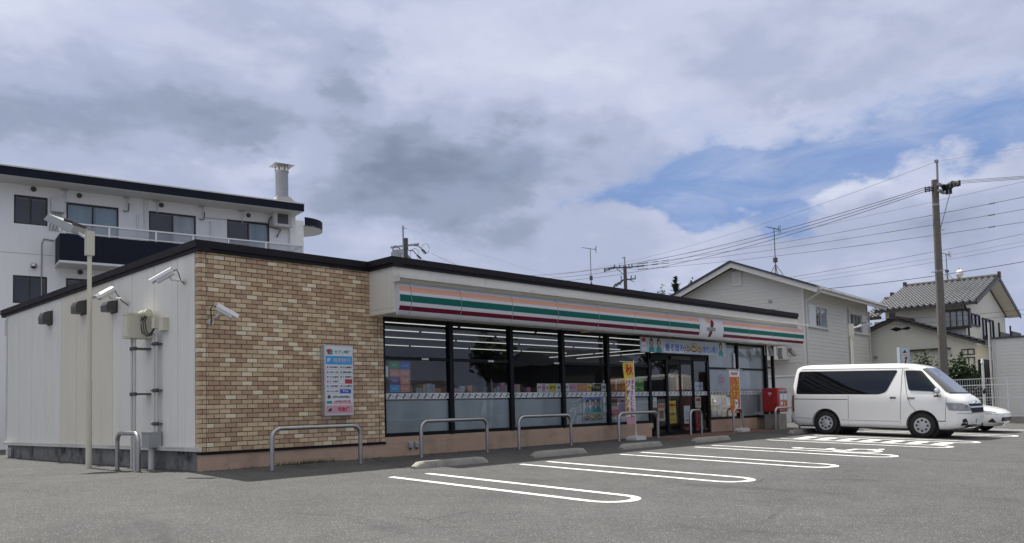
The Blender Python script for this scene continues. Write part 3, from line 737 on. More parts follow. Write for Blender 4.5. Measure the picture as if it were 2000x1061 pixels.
shelf(4.2, 8.2, 4.9, 1.35, 'goods shelf in the middle aisle of the shop')
shelf(9.4, 12.0, 2.9, 1.35, 'short goods shelf in the aisle facing the poster windows')
shelf(4.0, 12.0, 9.6, 2.0, 'tall goods shelf against the back wall of the shop', 6)
# ================================================================== FITTINGS ON THE SHOP
def ellipse(b, cx, cz, rx, rz, y, n=18): b.sheet([(cx + rx * math.cos(2 * math.pi * k / n), y, cz + rz * math.sin(2 * math.pi * k / n)) for k in range(n)])
def rect(b, x0, z0, x1, z1, y): b.sheet([(x0, y, z0), (x1, y, z0), (x1, y, z1), (x0, y, z1)])

def cctv(label, base, nrm_, head, dirv, L=.46, name='security_camera', hang=None):
    t = thing(name, label, 'security camera', base, 0, 'security cameras on the shop'); base = Vector(base)
    h = Vector(head) - base; d = Vector(dirv).normalized(); side = d.cross(Vector((0, 0, 1))).normalized(); up = side.cross(d)
    mt = Matrix(((side.x, d.x, up.x, 0), (side.y, d.y, up.y, 0), (side.z, d.z, up.z, 0), (0, 0, 0, 1))); mt.translation = h
    b = MB(); prof = [(-.055, -.05), (.055, -.05), (.062, 0), (.055, .045), (.03, .062), (-.03, .062), (-.055, .045), (-.062, 0)]
    b.prism(prof, lambda u, v, dd: mt @ Vector((u, dd, v)), -L / 2, L / 2); b.build('housing', 'offwhite' if hang is None else 'grey', t, smooth=35)
    b = MB(); hood = [(-.072, .0), (-.062, .055), (-.032, .075), (.032, .075), (.062, .055), (.072, .0), (.067, .0), (.058, .05), (.03, .069), (-.03, .069), (-.058, .05), (-.067, .0)]
    b.prism(hood, lambda u, v, dd: mt @ Vector((u, dd, v)), -L / 2 - .01, L / 2 + .09); b.build('sun_shield', 'white' if hang is None else 'grey', t, smooth=35)
    b = MB(); b.cyl(mt @ Vector((0, L / 2 - .01, 0)), mt @ Vector((0, L / 2 + .006, 0)), .042, None, 16); b.build('lens', 'black', t, smooth=40)
    n = Vector(nrm_); foot = mt @ Vector((0, -.06, -.05)); elb = foot - up * .07
    b = MB()
    if hang is None:
        b.cyl(Vector((0, 0, 0)), n * .015, .055, None, 14); b.tube([n * .01, n * (.6 * elb.dot(n)) + Vector((0, 0, elb.z * .8)), elb, foot], .018, 8)
    else:
        b.cyl(Vector((0, 0, 0)), Vector((0, 0, -.015)), .05, None, 14); b.tube([Vector((0, 0, 0)), Vector((0, 0, h.z - .10)), Vector((elb.x, elb.y, h.z - .14)), foot], .014, 8)
    b.build('bracket', 'offwhite' if hang is None else 'grey', t, smooth=40)
    if hang: return t
    b = MB(); tail = mt @ Vector((0, -L / 2, 0)); mid = tail - d * .10 + Vector((0, 0, -.08)) 
    b.tube([tail, tail - d * .06, mid, mid * .5 + n * .02 + Vector((0, 0, -.06)), n * .01 + Vector((0, 0, -.05))], .010, 6); b.build('cable', 'black', t, smooth=40)
    return t
cctv('white security camera high on the end panel beside the brick corner', (-.002, .50, 3.26), (-1, 0, 0), (-.30, .62, 3.34), (-.66, .50, -.50), .32)
cctv('white security camera over the dark vent hood behind the tall lamp post', (-.002, 3.02, 3.16), (-1, 0, 0), (-.36, 3.22, 3.33), (-.80, -.35, -.50), .36)
cctv('white security camera fixed to the brick wall above the bank sign', (.21, -.014, 2.52), (0, -1, 0), (.33, -.26, 2.68), (.70, -.20, -.40), .29)
cctv('security camera under the far canopy end, nearest to the glazing', (18.75, -.45, 2.84), (0, 0, -1), (18.95, -.55, 2.56), (.75, .25, -.5), .34, hang=1)
cctv('security camera under the far canopy end, middle one pointing almost down', (19.5, -.5, 2.84), (0, 0, -1), (19.62, -.55, 2.55), (.25, .1, -.95), .28, hang=1)
cctv('security camera under the far canopy end, outermost above the white van', (20.15, -.55, 2.84), (0, 0, -1), (20.42, -.6, 2.57), (.85, -.05, -.42), .36, hang=1)

def vent(y, z0, z1, label):
    t = thing('vent_hood', label, 'vent hood', (-.002, y, z0), 0, 'dark vent hoods on the side wall'); h = z1 - z0
    b = MB(); pr = [(0, 0), (-.20, 0), (-.21, h * .55), (-.17, h * .88), (-.08, h), (0, h)]
    b.prism(pr, lambda u, v, d: (u, d, v), -.16, .16); b.build('hood', 'dgrey', t, smooth=30)
    b = MB(); b.box((-.005, -.19, -.03), (0, .19, h + .02)); b.build('flange', 'dgrey', t)
vent(7.80, 3.18, 3.47, 'dark vent hood on the white panels at the far end of the side wall')
vent(5.55, 3.20, 3.47, 'dark vent hood on the cream panels behind the lamp post')
vent(3.78, 3.06, 3.27, 'dark vent hood directly under the middle security camera')

t = thing('junction_box', 'cream electrical cabinet on the side wall with conduits below', 'electrical box', (0, 1.92, 2.38))
b = MB(); b.box((-.42, 0, 0), (-.003, .30, .44)); b.box((-.43, -.01, .42), (-.003, .31, .455)); b.build('cabinet', 'cream', t)
b = MB(); b.box((-.428, .02, .03), (-.42, .28, .41)); b.cyl((-.432, .06, .22), (-.425, .06, .22), .015, None, 10); b.build('door', 'cream', t)
b = MB()
for y in (.20, .08): b.tube([(-.28, y, .0), (-.28, y, -2.38)], .026, 10)
b.build('conduit', 'conduit', t, smooth=40)
for z in (-.19, -1.02):
    b = MB(); b.box((-.30, .03, z - .015), (0, .25, z + .015)); b.cyl((-.28, .20, z - .03), (-.28, .20, z + .03), .042); b.cyl((-.28, .08, z - .03), (-.28, .08, z + .03), .042); b.build('clip', 'dgrey', t)
t = thing('cable_entry', 'three cream cable heads with looping black wires beside the cabinet', 'cable inlet', (-.002, 1.55, 2.6))
for y in (.34, .22, .08):
    b = MB(); b.lathe([(.0, .0), (.07, .02), (.07, .09), (.045, .15), (0, .17)], (-.16, y, .22), 'y', 12); b.build('weather_head', 'cream', t, smooth=50)
b = MB(); b.box((-.10, -.36, -.13), (0, -.10, .10)); b.box((-.16, -.14, -.08), (-.0, -.02, .12)); b.build('meter_box', 'cream', t)
b = MB()
for k, y in enumerate((.30, .2, .1)):
    b.tube([(-.17, y, .22), (-.2, y + .08, .08), (-.18, y + .06, -.12), (-.15, y - .10, -.20), (-.13, -.05, -.1 + .03 * k), (-.11, -.10, 0)], .011, 6)
b.build('cable', 'black', t, smooth=50)
t = thing('utility_box', 'small grey box low on the side wall with pipes rising above it', 'electrical box', (0, 1.45, .39))
b = MB(); b.box((-.24, 0, 0), (-.02, .33, .27)); b.box((-.25, -.005, .255), (-.015, .335, .28)); b.build('box_body', 'grey', t)
b = MB()
for y in (.16, .06): b.tube([(-.08, y, .27), (-.08, y, 2.05)], .023, 10)
b.tube([(-.13, .16, 0), (-.13, .16, -.40)], .055, 12); b.build('conduit', 'conduit', t, smooth=40)
for z in (.42, 1.02, 1.86):
    b = MB(); b.box((-.12, .0, z - .012), (0, .24, z + .012)); b.cyl((-.08, .16, z - .03), (-.08, .16, z + .03), .037); b.cyl((-.08, .06, z - .03), (-.08, .06, z + .03), .037); b.build('clip', 'dgrey', t)
t = thing('water_tap', 'small white water tap at the foot of the side wall', 'tap', (.0, 10.9, 0))
b = MB(); b.box((-.10, -.08, .08), (.02, .06, .26)); b.build('tap_box', 'offwhite', t)
b = MB(); b.tube([(-.06, 0, .2), (-.06, -.2, .2), (-.06, -.22, .05)], .025, 8); b.build('spout', 'galv', t, smooth=40)
for x, lab in ((4.41, 'weatherproof outlet cover low on the plinth, nearer the brick wall'), (4.57, 'weatherproof outlet cover low on the plinth, nearer the entrance')):
    t = thing('outdoor_outlet', lab, 'outlet', (x, -.005, .17), 0, 'outlet covers on the plinth')
    b = MB(); b.prism([(0, 0), (-.045, .0), (-.05, .09), (-.02, .115), (0, .115)], lambda u, v, d: (d, u, v), -.045, .045); b.build('cover', 'grey', t, smooth=35)
    b = MB(); b.cyl((0, -.025, 0), (0, -.025, -.035), .018); b.build('socket', 'black', t)

# bank sign
t = thing('bank_sign', 'tall white sign listing banks hung on the brick wall', 'sign', (2.335, -.135, .87))
Wd, Hd = .64, 1.33
b = MB(); b.box((0, .0, 0), (Wd, .12, Hd)); b.build('sign_case', 'alu', t)
b = MB(); b.box((.025, -.004, .025), (Wd - .025, .0, Hd - .025)); face = b.build('sign_face', 'paper', t)
def br(x0, z0, x1, z1, mt, nm, lift=-.006):
    b = MB(); rect(b, x0, z0, x1, z1, lift); return b.build(nm, mt, face)
def bt(s, x0, z0, W, H, mt, th=.02, lift=-.0075): return lettering(s, face, mt, (x0, lift, z0), UX, UZ, W, H, th, 0.0)
br(.03, .965, .61, 1.125, 'p_sky', 'blue_field')
b = MB(); ellipse(b, .115, 1.22, .075, .035, -.006); ellipse(b, .125, 1.17, .07, .02, -.0062); b.build('emblem', 'p_teal', face)
b = MB(); b.sheet([(.06, -.0068, 1.245), (.15, -.0068, 1.255), (.10, -.0068, 1.16), (.075, -.0068, 1.17)]); b.build('emblem', 'p_red', face)
bt('セブン銀行', .22, 1.17, .36, .07, 'p_teal', .03); bt('福岡銀行', .19, 1.005, .38, .085, 'p_pale', .02); bt('F', .065, 1.01, .07, .07, 'paper', .04)
rows = [(.895, '西日本銀行', '北九州銀行'), (.80, '西日本シティ銀行', '福岡中央銀行'), (.71, 'りそな銀行', '佐賀銀行'), (.625, 'みずほ銀行', None), (.535, '佐賀共栄銀行', '大分銀行'), (.44, 'ゆうちょ銀行', None)]
for z, a, c in rows:
    bt(a, .11, z, .19, .035, 'ink', .02); bt('●', .05, z, .035, .035, 'p_red' if z in (.895, .625) else 'p_blue')
    if c: bt(c, .40, z, .20, .038, 'ink', .025); bt('●', .345, z, .038, .038, 'p_red' if z == .535 else 'p_teal')
    br(.03, z - .026, .61, z - .022, 'grey', 'rule')
br(.32, .42, .322, .95, 'grey', 'rule')
br(.445, .605, .605, .685, 'p_red', 'red_field'); br(.33, .42, .58, .495, 'p_blue', 'blue_field'); bt('Pay', .40, .435, .12, .045, 'paper', .02, -.009)
bt('各種公共料金窓口', .16, .325, .40, .05, 'ink', .02); br(.06, .32, .125, .385, 'dgrey', 'tax_mark'); 
br(.04, .225, .155, .275, 'p_teal', 'card_mark'); bt('24時間利用可能', .19, .24, .38, .045, 'p_red', .02); br(.17, .222, .60, .230, 'p_red', 'rule')
br(.03, .04, .61, .19, 'p_pink', 'pink_field', -.0055)
b = MB(); b.sheet([(.07, -.0075, .10), (.10, -.0075, .13), (.15, -.0075, .14), (.14, -.0075, .09), (.09, -.0075, .075)]); b.build('courier_mark', 'ink', face)
bt('宅急便', .28, .075, .26, .085, 'p_red', .03)

# ---------------------------------------------------------------- posters and banners on the glass
def poster(label, x0, z0, x1, z1, base, y=.0455, name='window_poster', cat='poster', group=None):
    b = MB(); b.box((x0, y - .002, z0), (x1, y, z1)); o = b.build(name, base); tag(o, label, cat, group)
    return o, y - .0035
def pr_(o, y, mt, x0, z0, x1, z1, nm='print_block'):
    b = MB(); rect(b, x0, z0, x1, z1, y); return b.build(nm, mt, o)
def pt_(o, y, s, mt, x0, z0, W, H, th=.03): return lettering(s, o, mt, (x0, y - .0012, z0), UX, UZ, W, H, th, 0)
def figure(o, y, cx, z, s, hair='ink', top='p_teal'):
    b = MB(); ellipse(b, cx, z + .62 * s, .30 * s, .40 * s, y); b.build('hair', hair, o)
    b = MB(); ellipse(b, cx, z + .55 * s, .20 * s, .27 * s, y - .0008); b.build('face', 'skin', o)
    b = MB(); b.sheet([(cx - .46 * s, y - .0006, z - .30 * s), (cx + .46 * s, y - .0006, z - .30 * s), (cx + .36 * s, y - .0006, z + .14 * s), (cx + .1 * s, y - .0006, z + .26 * s), (cx - .1 * s, y - .0006, z + .26 * s), (cx - .36 * s, y - .0006, z + .14 * s)]); b.build('shirt', top, o)
def bowl(o, y, cx, cz, r):
    b = MB(); ellipse(b, cx, cz, r, r * .72, y); b.build('bowl', 'p_brown', o)
    b = MB(); ellipse(b, cx, cz + r * .08, r * .88, r * .58, y - .0008); b.build('noodles', 'p_beige', o)
    b = MB(); ellipse(b, cx - r * .2, cz + r * .15, r * .35, r * .25, y - .0016); b.build('garnish', 'p_green', o)
    b = MB(); ellipse(b, cx + r * .3, cz + .02 * r, r * .28, r * .22, y - .0016); b.build('garnish', 'p_orange', o)
# coloured service tiles
b = MB(); b.box((3.93, .0435, 1.285), (4.50, .0455, 1.94)); o = tag(b.build('service_notice', 'dgrey'), 'grid of eight coloured service squares inside the first window by the brick', 'sign')
cs = ['p_green', 'p_blue', 'p_coral', 'p_coral', 'p_purple', 'p_coral', 'p_sky', 'p_coral']
tx = ['コピー', 'プリント', 'スキャン', 'チケット', '行政', '写真', '保険', '学び 検定']
for k in range(8):
    x = 3.965 + .262 * (k % 2); z = 1.785 - .158 * (k // 2)
    b = MB(); b.box((x, .0405, z), (x + .25, .0435, z + .148)); s_ = b.build('coloured_square', cs[k], o)
    lettering(tx[k], s_, 'paper', (x + .05, .0390, z + .055), UX, UZ, .15, .035, .02, 0)
b = MB(); b.box((3.86, .0435, 1.62), (3.93, .0455, 1.84)); tag(b.build('notice_card', 'paper'), 'two small white cards on the glass against the brick edge', 'card')
# price cards strips
def cards(label, x0, x1, z0, z1, seq):
    b = MB(); b.box((x0, .0435, z0), (x1, .0455, z1)); o = tag(b.build('price_card_strip', 'paper'), label, 'price cards')
    x = x0 + .012; L = sum(s[0] for s in seq); sc_ = (x1 - x0 - .024) / L
    for wd, mt, txt, tm in seq:
        ww = wd * sc_; b = MB(); b.box((x, .041, z0 + .012), (x + ww - .01, .0435, z1 - .012)); c = b.build('price_card', mt, o)
        lettering(txt, c, tm, (x + ww * .12, .0398, z0 + (z1 - z0) * .35), UX, UZ, ww * .72, (z1 - z0) * .36, .03, 0); x += ww
cards('strip of white and yellow price cards in the third window', 8.31, 9.17, 1.295, 1.50, [(1, 'paper', '特価', 'p_red'), (.7, 'p_pink', '100', 'p_red'), (.7, 'paper', '120', 'ink'), (1.7, 'gold', 'お得 割引', 'ink'), (.9, 'paper', '新商品', 'ink')])
cards('long strip of orange, white and black offer cards in the fourth window', 9.32, 10.96, 1.30, 1.51, [(.8, 'paper', '特価', 'p_red'), (1.5, 'p_pink', 'おにぎり', 'p_purple'), (2.2, 'p_coral', '人気の揚げ物', 'gold'), (.8, 'gold', '今', 'ink'), (2.2, 'ink', 'くじで当たる', 'gold'), (.9, 'paper', '50', 'ink')])
o, y = poster('wide orange offer poster left of the yellow flag', 11.10, 1.29, 11.97, 1.66, 'p_orange'); pr_(o, y, 'paper', 11.36, 1.34, 11.44, 1.62); pt_(o, y, '揚げ物', 'gold', 11.5, 1.49, .42, .11); pt_(o, y, '値引き', 'gold', 11.5, 1.34, .42, .11)
o, y = poster('green and yellow offer poster right of the yellow flag', 12.18, 1.29, 12.66, 1.70, 'p_green'); pt_(o, y, 'からあげ', 'gold', 12.22, 1.52, .4, .12); pt_(o, y, 'セール', 'gold', 12.22, 1.34, .4, .12)
o, y = poster('poster of three people in teal above noodle bowls', 9.99, .575, 10.78, 1.165, 'p_pale')
for cx in (10.18, 10.40, 10.62): figure(o, y, cx, .84, .25)
pt_(o, y - .001, '人気店主監修', 'p_blue', 10.03, 1.08, .7, .07)
for cx in (10.15, 10.40, 10.64): bowl(o, y - .003, cx, .66, .12)
o, y = poster('white notice with teal heading beside the three person poster', 10.81, .74, 10.96, 1.165, 'paper'); pt_(o, y, '2.0倍', 'p_teal', 10.83, .93, .11, .08)
for k in range(4): pr_(o, y, 'grey', 10.83, .80 + .03 * k, 10.94, .81 + .03 * k); 
o, y = poster('pink poster with a dark bottle half hidden by the yellow flag', 11.10, .545, 12.02, 1.12, 'p_pink'); pr_(o, y, 'paper', 11.10, .545, 12.02, .62); pr_(o, y, 'magenta', 11.16, .66, 11.70, .82)
b = MB(); b.sheet([(11.5, y - .001, .64), (11.8, y - .001, .64), (11.8, y - .001, .95), (11.72, y - .001, 1.06), (11.58, y - .001, 1.06), (11.5, y - .001, .95)]); b.build('print_bottle', 'p_purple', o)
pr_(o, y, 'p_brown', 11.14, .90, 11.42, 1.09)
o, y = poster('small white notice sheet left of the sliding doors', 13.06, .84, 13.24, 1.13, 'paper'); pr_(o, y, 'p_red', 13.09, .98, 13.21, 1.01); pr_(o, y, 'p_beige', 13.09, .87, 13.21, .95)
dy = .038
o, y = poster('tall yellow poster low on the left sliding door', 13.82, .36, 14.19, 1.02, 'gold', dy); pr_(o, y, 'p_red', 13.85, .86, 14.17, .93); pr_(o, y, 'paper', 13.83, .70, 14.18, .72); pt_(o, y, 'お得な', 'p_brown', 13.86, .58, .28, .09); pt_(o, y, 'くじ', 'p_brown', 13.86, .42, .28, .11)
o, y = poster('white poster with grey drawing low on the right sliding door', 14.60, .33, 14.92, .86, 'paper', dy); b = MB(); ellipse(b, 14.76, .62, .09, .12, y); b.build('print_block', 'p_pale', o); pt_(o, y, 'ご案内', 'ink', 14.64, .40, .24, .06)
for x, lab in ((14.24, 'narrow red door sticker left of the door gap'), (14.47, 'narrow red door sticker right of the door gap')):
    o, y = poster(lab, x, 1.31, x + .12, 1.72, 'p_coral', dy, 'door_sticker', 'sticker'); vtext('自動', o, 'paper', (x + .03, y - .001, 1.66), UX, UZ, .06, .10)
o, y = poster('pale notice beside the door on the fixed pane', 15.24, 1.31, 15.70, 1.57, 'p_pale'); pt_(o, y, 'いらっしゃいませ', 'ink', 15.27, 1.42, .36, .06)
b = MB(); b.box((15.42, .3, .05), (15.80, .7, 1.12)); tag(b.build('red_bin', 'p_red'), 'red cabinet standing inside beside the sliding doors', 'cabinet')
b = MB(); ellipse(b, 16.82, 1.66, .19, .17, .0445, 28); o = tag(b.build('round_sticker', 'p_pink'), 'round pink sticker on the glass beside the orange flag', 'sticker'); lettering('トイレ', o, 'p_red', (16.70, .043, 1.66), UX, UZ, .24, .07, .03, 0); lettering('あります', o, 'p_red', (16.69, .043, 1.57), UX, UZ, .26, .06, .03, 0)
o, y = poster('green and yellow poster stuck at the left edge of the window beyond the doors', 16.03, .46, 16.10, 1.0, 'gold'); pr_(o, y, 'p_green', 16.04, .7, 16.09, .9)
o, y = poster('small red and white poster above the pink sticker side of the doors', 15.24, .80, 15.55, 1.12, 'paper'); pr_(o, y, 'p_red', 15.27, .98, 15.52, 1.08); pr_(o, y, 'p_beige', 15.27, .83, 15.52, .95)
o, y = poster('cream poster with red band low on the fixed pane left of the doors', 13.30, .45, 13.62, .95, 'p_beige'); pr_(o, y, 'p_red', 13.32, .82, 13.60, .92); pr_(o, y, 'p_brown', 13.36, .52, 13.56, .74)
# magazine rack behind the last windows
t = thing('magazine_rack', 'rack of colourful magazines inside the window beside the orange flag', 'magazine rack', (16.1, -.015, .05))
b = MB(); b.box((0, .12, 0), (1.3, .16, 1.2)); b.box((0, .07, .43), (1.3, .12, .45)); b.build('rack_frame', 'dgrey', t)
mm = ['gold', 'paper', 'p_beige', 'p_pale', 'p_purple', 'p_purple', 'p_pale', 'p_beige', 'p_green']
for k in range(8):
    b = MB(); x = .02 + .32 * (k % 4); z = .44 + .38 * (k // 4); b.box((x, .06, z), (x + .29, .10, z + .36)); c = b.build('magazine', random.choice(mm), t)
    b = MB(); b.box((x + .03, .055, z + .22), (x + .26, .06, z + .32)); b.build('cover_title', random.choice(['p_red', 'paper', 'gold', 'ink']), c)
    b = MB(); b.box((x + .05, .055, z + .04), (x + .24, .06, z + .19)); b.build('cover_photo', random.choice(['p_beige', 'p_brown', 'p_pale', 'skin']), c)
b = MB(); b.box((17.52, .0, 2.02), (17.58, -.02, 2.5)); tag(b.build('wall_light', 'white'), 'slim white light fixed upright beside the last window', 'lamp')
# banner over the entrance
b = MB(); b.box((12.0, -.36, 2.36), (16.45, -.345, 2.76)); o = tag(b.build('banner', 'p_pale'), 'long pale blue banner with noodle bowls hung above the entrance', 'banner'); y = -.362
pr_(o, y, 'p_red', 12.08, 2.64, 12.24, 2.75); pr_(o, y, 'paper', 12.06, 2.40, 12.28, 2.62); lettering('いい気分', o, 'p_blue', (12.09, y - .001, 2.5), UX, UZ, .16, .05, .02, 0)
figure(o, y, 12.52, 2.45, .30); figure(o, y - .002, 12.86, 2.45, .30, 'p_brown', 'p_teal'); figure(o, y, 16.14, 2.45, .31)
pr_(o, y, 'paper', 13.10, 2.38, 14.1, 2.52)
lettering('香る旨み!', o, 'p_blue', (13.16, y - .003, 2.42), UX, UZ, 1.02, .22, .02, 0); lettering('冷たい麺!', o, 'p_blue', (15.10, y - .003, 2.42), UX, UZ, .84, .22, .02, 0)
lettering('夏の新商品', o, 'grey', (13.2, y - .003, 2.68), UX, UZ, .5, .05, .02, 0)
bowl(o, y, 14.34, 2.54, .14); bowl(o, y, 14.64, 2.56, .19); bowl(o, y, 14.95, 2.53, .15)
b = MB(); b.cyl((12.0, -.35, 2.77), (16.45, -.35, 2.77), .012); 
for x in (12.02, 13.6, 15.0, 16.43): b.cyl((x, -.35, 2.77), (x, -.35, 2.842), .008)
b.build('hanging_rod', 'dgrey', o)

# ================================================================== LOT FURNITURE
def u_rail(p, q, h, label):
    p, q = Vector(p), Vector(q); c = (p + q) / 2; d = (q - p); L = d.length; ang = math.atan2(d.y, d.x)
    t = thing('hoop_guard_rail', label, 'guard rail', (c.x, c.y, min(zg(p.x, p.y), zg(q.x, q.y))), ang, 'bent steel hoop rails around the shop')
    r = min(.16, L * .42); pts = [(-L / 2, 0, -.15), (-L / 2, 0, h - r)]
    for k in range(1, 8): a = math.pi - math.pi / 2 * k / 7; pts.append((-L / 2 + r + r * math.cos(a), 0, h - r + r * math.sin(a)))
    pts2 = [(-x, y_, z) for x, y_, z in pts[::-1]]
    b = MB(); b.tube(pts + pts2, .038, 14); b.build('bent_tube', 'steel', t, smooth=50)
    for s in (-1, 1):
        b = MB(); b.lathe([(.05, .0), (.062, .0), (.062, .006), (.05, .012)], (s * L / 2, 0, .0), 'z', 16); b.build('base_ring', 'dgrey', t)
u_rail((.85, -.88), (2.60, -.88), .71, 'wide steel hoop rail in front of the brick wall')
u_rail((4.12, -.74), (5.95, -.68), .73, 'wide steel hoop rail by the window with coloured squares')
u_rail((6.92, -.68), (8.65, -.70), .74, 'wide steel hoop rail in front of the third window')
u_rail((10.50, -.70), (12.17, -.72), .73, 'wide steel hoop rail in front of the yellow flag')
u_rail((14.06, -.52), (14.70, -.48), .72, 'narrow steel hoop rail in front of the sliding doors')
u_rail((16.50, -.50), (16.97, -.54), .71, 'narrow steel hoop rail in front of the orange flag')
u_rail((18.53, -.84), (20.2, -.84), .71, 'wide steel hoop rail in front of the red post box')
u_rail((-.56, 1.09), (-.56, 2.04), .66, 'short steel hoop rail beside the panelled side wall')

def wheel_stop(x0, x1, y, label):
    t = thing('wheel_stop', label, 'wheel stop', ((x0 + x1) / 2, y, zg((x0 + x1) / 2, y)), 0, 'concrete wheel stops'); L = (x1 - x0) / 2
    for s in (-1, 1):
        b = MB(); N = 8; prof = []
        h = .115; wd = .10
        for k in range(N + 1):
            f = k / N; x = f * (L - .006) + .003; fe = 1.0 if f < .78 else math.sqrt(max(0.0, 1 - ((f - .78) / .235) ** 2)); hh = max(.02, h * fe)
            prof.append((s * x, hh, wd * (.72 + .28 * fe) + random.uniform(-.003, .003)))
        vs = []; fs = []
        for x, hh, ww in prof: vs += [(x, -ww, -.05), (x, -ww * .95, hh * .55), (x, -ww * .62, hh), (x, ww * .62, hh), (x, ww * .95, hh * .55), (x, ww, -.05)]
        for k in range(N):
            for j in range(5): a = k * 6 + j; fs.append((a, a + 1, a + 7, a + 6))
        fs += [(0, 1, 2, 3, 4, 5), tuple(N * 6 + j for j in range(5, -1, -1))]
        b.add(vs, fs); b.build('stop_half', 'conc', t, smooth=50)
wheel_stop(2.70, 4.40, -2.28, 'concrete wheel stop ahead of the nearest parking bay')
wheel_stop(5.68, 7.30, -2.24, 'concrete wheel stop ahead of the second parking bay')
wheel_stop(8.58, 10.10, -2.22, 'concrete wheel stop in front of the yellow flag')
wheel_stop(11.55, 13.25, -2.20, 'concrete wheel stop ahead of the wheelchair bay')
wheel_stop(16.55, 18.2, -2.30, 'concrete wheel stop behind the white van rear wheels')

def flag_banner(px, y, h, wdt, z0, z1, label, side=-1):
    t = thing('banner_flag', label, 'banner flag', (px, y, zg(px, y)), 0)
    b = MB(); b.cyl((0, 0, .05), (0, 0, h + .05), .013, .010, 10); b.tube([(-wdt - .08, 0, h), (.16, 0, h)], .008, 8); b.build('flag_pole', 'white', t, smooth=40)
    b = MB(); b.prism([(-.22, 0), (.22, 0), (.22, .05), (.16, .11), (-.16, .11), (-.22, .05)], lambda u, v, d: (u, d, v), -.17, .17); b.cyl((0, 0, .1), (0, 0, .17), .03); b.build('water_base', 'offwhite', t, smooth=30)
    return t
def wavy(o, amp, seed):
    for v in o.data.vertices:
        x, z = v.co.x, v.co.z; v.co.y += amp * (math.sin(x * 7 + z * 2.1 + seed) + .6 * math.sin(z * 5 - x * 4 + seed * 2)) * min(1, abs(x) / .3)
        v.co.x *= (1 - .10 * (math.sin(z * 4.3 + seed) * .5 + .5)) if abs(amp) > .03 else 1
def cloth(t, mt, x0, x1, z0, z1, y, name='flag_cloth', n=10, m=26):
    b = MB(); vs = [(x0 + (x1 - x0) * i / n, y, z0 + (z1 - z0) * j / m) for j in range(m + 1) for i in range(n + 1)]
    fs = [(j * (n + 1) + i, j * (n + 1) + i + 1, (j + 1) * (n + 1) + i + 1, (j + 1) * (n + 1) + i) for j in range(m) for i in range(n)]
    b.add(vs, fs); return b.build(name, mt, t, smooth=80)
t = flag_banner(11.48, -.5, 2.06, .52, .45, 2.04, 'yellow and pink banner flag standing by the shop windows')
fc = cloth(t, 'paper', -.50, -.02, .42, 2.04, 0); pcs = [fc]; pcs.append(cloth(fc, 'gold', -.50, -.40, .98, 1.62, -.0035, 'yellow_edge', 3, 10))
pcs.append(cloth(fc, 'gold', -.50, -.02, 1.62, 2.035, -.004, 'yellow_field')); pcs.append(cloth(fc, 'gold', -.50, -.28, .66, .98, -.004, 'yellow_field', 6, 6)); pcs.append(cloth(fc, 'p_pink', -.50, -.02, .42, .62, -.004, 'pink_field', 8, 6))
pcs.append(vtext('秋', fc, 'p_red', (-.42, -.009, 2.0), UX, UZ, .33, .30, .02)); pcs.append(vtext('あなたとともに', fc, 'magenta', (-.20, -.009, 1.60), UX, UZ, .13, .125, .03, .004, .145)); pcs.append(vtext('ジャンボ', fc, 'magenta', (-.47, -.009, 1.58), UX, UZ, .22, .21, .03, .004, .235))
for p in pcs:
    wavy(p, .034, 1.3)
    for v in p.data.vertices: v.co.x *= .84
b = MB()
for z in (2.02, 1.6, 1.2, .8, .5): b.tube([(-.03, 0, z), (.014, 0, z)], .012, 6)
b.build('loop', 'white', t)
t = flag_banner(16.95, -.5, 1.93, .66, .66, 1.9, 'orange banner flag for mobile ordering by the last windows')
fc = cloth(t, 'p_orange', -.62, -.02, .58, 1.90, 0); pcs = [fc]
pcs.append(cloth(fc, 'paper', -.62, -.02, 1.70, 1.898, -.004, 'white_field', 8, 5))
pcs.append(vtext('モバイル', fc, 'gold', (-.20, -.008, 1.66), UX, UZ, .15, .145, .03, .004, .165)); pcs.append(vtext('オーダー', fc, 'gold', (-.40, -.008, 1.50), UX, UZ, .14, .125, .03, .004, .145)); pcs.append(vtext('スマホで注文', fc, 'gold', (-.585, -.008, 1.44), UX, UZ, .10, .09, .05, .004, .105))
pcs.append(lettering('7NOW', fc, 'p_red', (-.52, -.008, 1.745), UX, UZ, .40, .10, .05, 0))
pcs.append(cloth(fc, 'skin', -.34, -.12, .62, .90, -.004, 'print_hand', 5, 5)); pcs.append(cloth(fc, 'paper', -.36, -.16, .70, 1.0, -.007, 'print_phone', 4, 5)); pcs.append(cloth(fc, 'p_purple', -.31, -.21, .86, .93, -.010, 'print_screen', 3, 3))
for p in pcs: wavy(p, .018, .4)

t = thing('post_box', 'red post box on a grey pedestal beside the shop corner', 'post box', (18.95, -.76, zg(19, -.7)))
b = MB(); Wp, Dp, zb_, zt_ = .66, .60, .56, 1.36
pr = [(0, 0), (Wp, 0), (Wp, Dp), (0, Dp)]
prof = []
rr = .06
for cx, cy, a0 in ((rr, rr, 180), (Wp - rr, rr, 270), (Wp - rr, Dp - rr, 0), (rr, Dp - rr, 90)):
    for k in range(5): a = R(a0 + 22.5 * k); prof.append((cx + rr * math.cos(a), cy + rr * math.sin(a)))
def ring(z, ins): return [(Wp / 2 + (x - Wp / 2) * (1 - ins / Wp * 2), Dp / 2 + (y - Dp / 2) * (1 - ins / Dp * 2), z) for x, y in prof]
rs = [ring(zb_, .03), ring(zb_ + .03, 0), ring(zt_ - .05, 0), ring(zt_ - .015, .015), ring(zt_, .06)]; n = len(prof)
vs = [p for r_ in rs for p in r_]; fs = [(i * n + k, i * n + (k + 1) % n, (i + 1) * n + (k + 1) % n, (i + 1) * n + k) for i in range(4) for k in range(n)] + [tuple(range(n))[::-1], tuple(4 * n + k for k in range(n))]
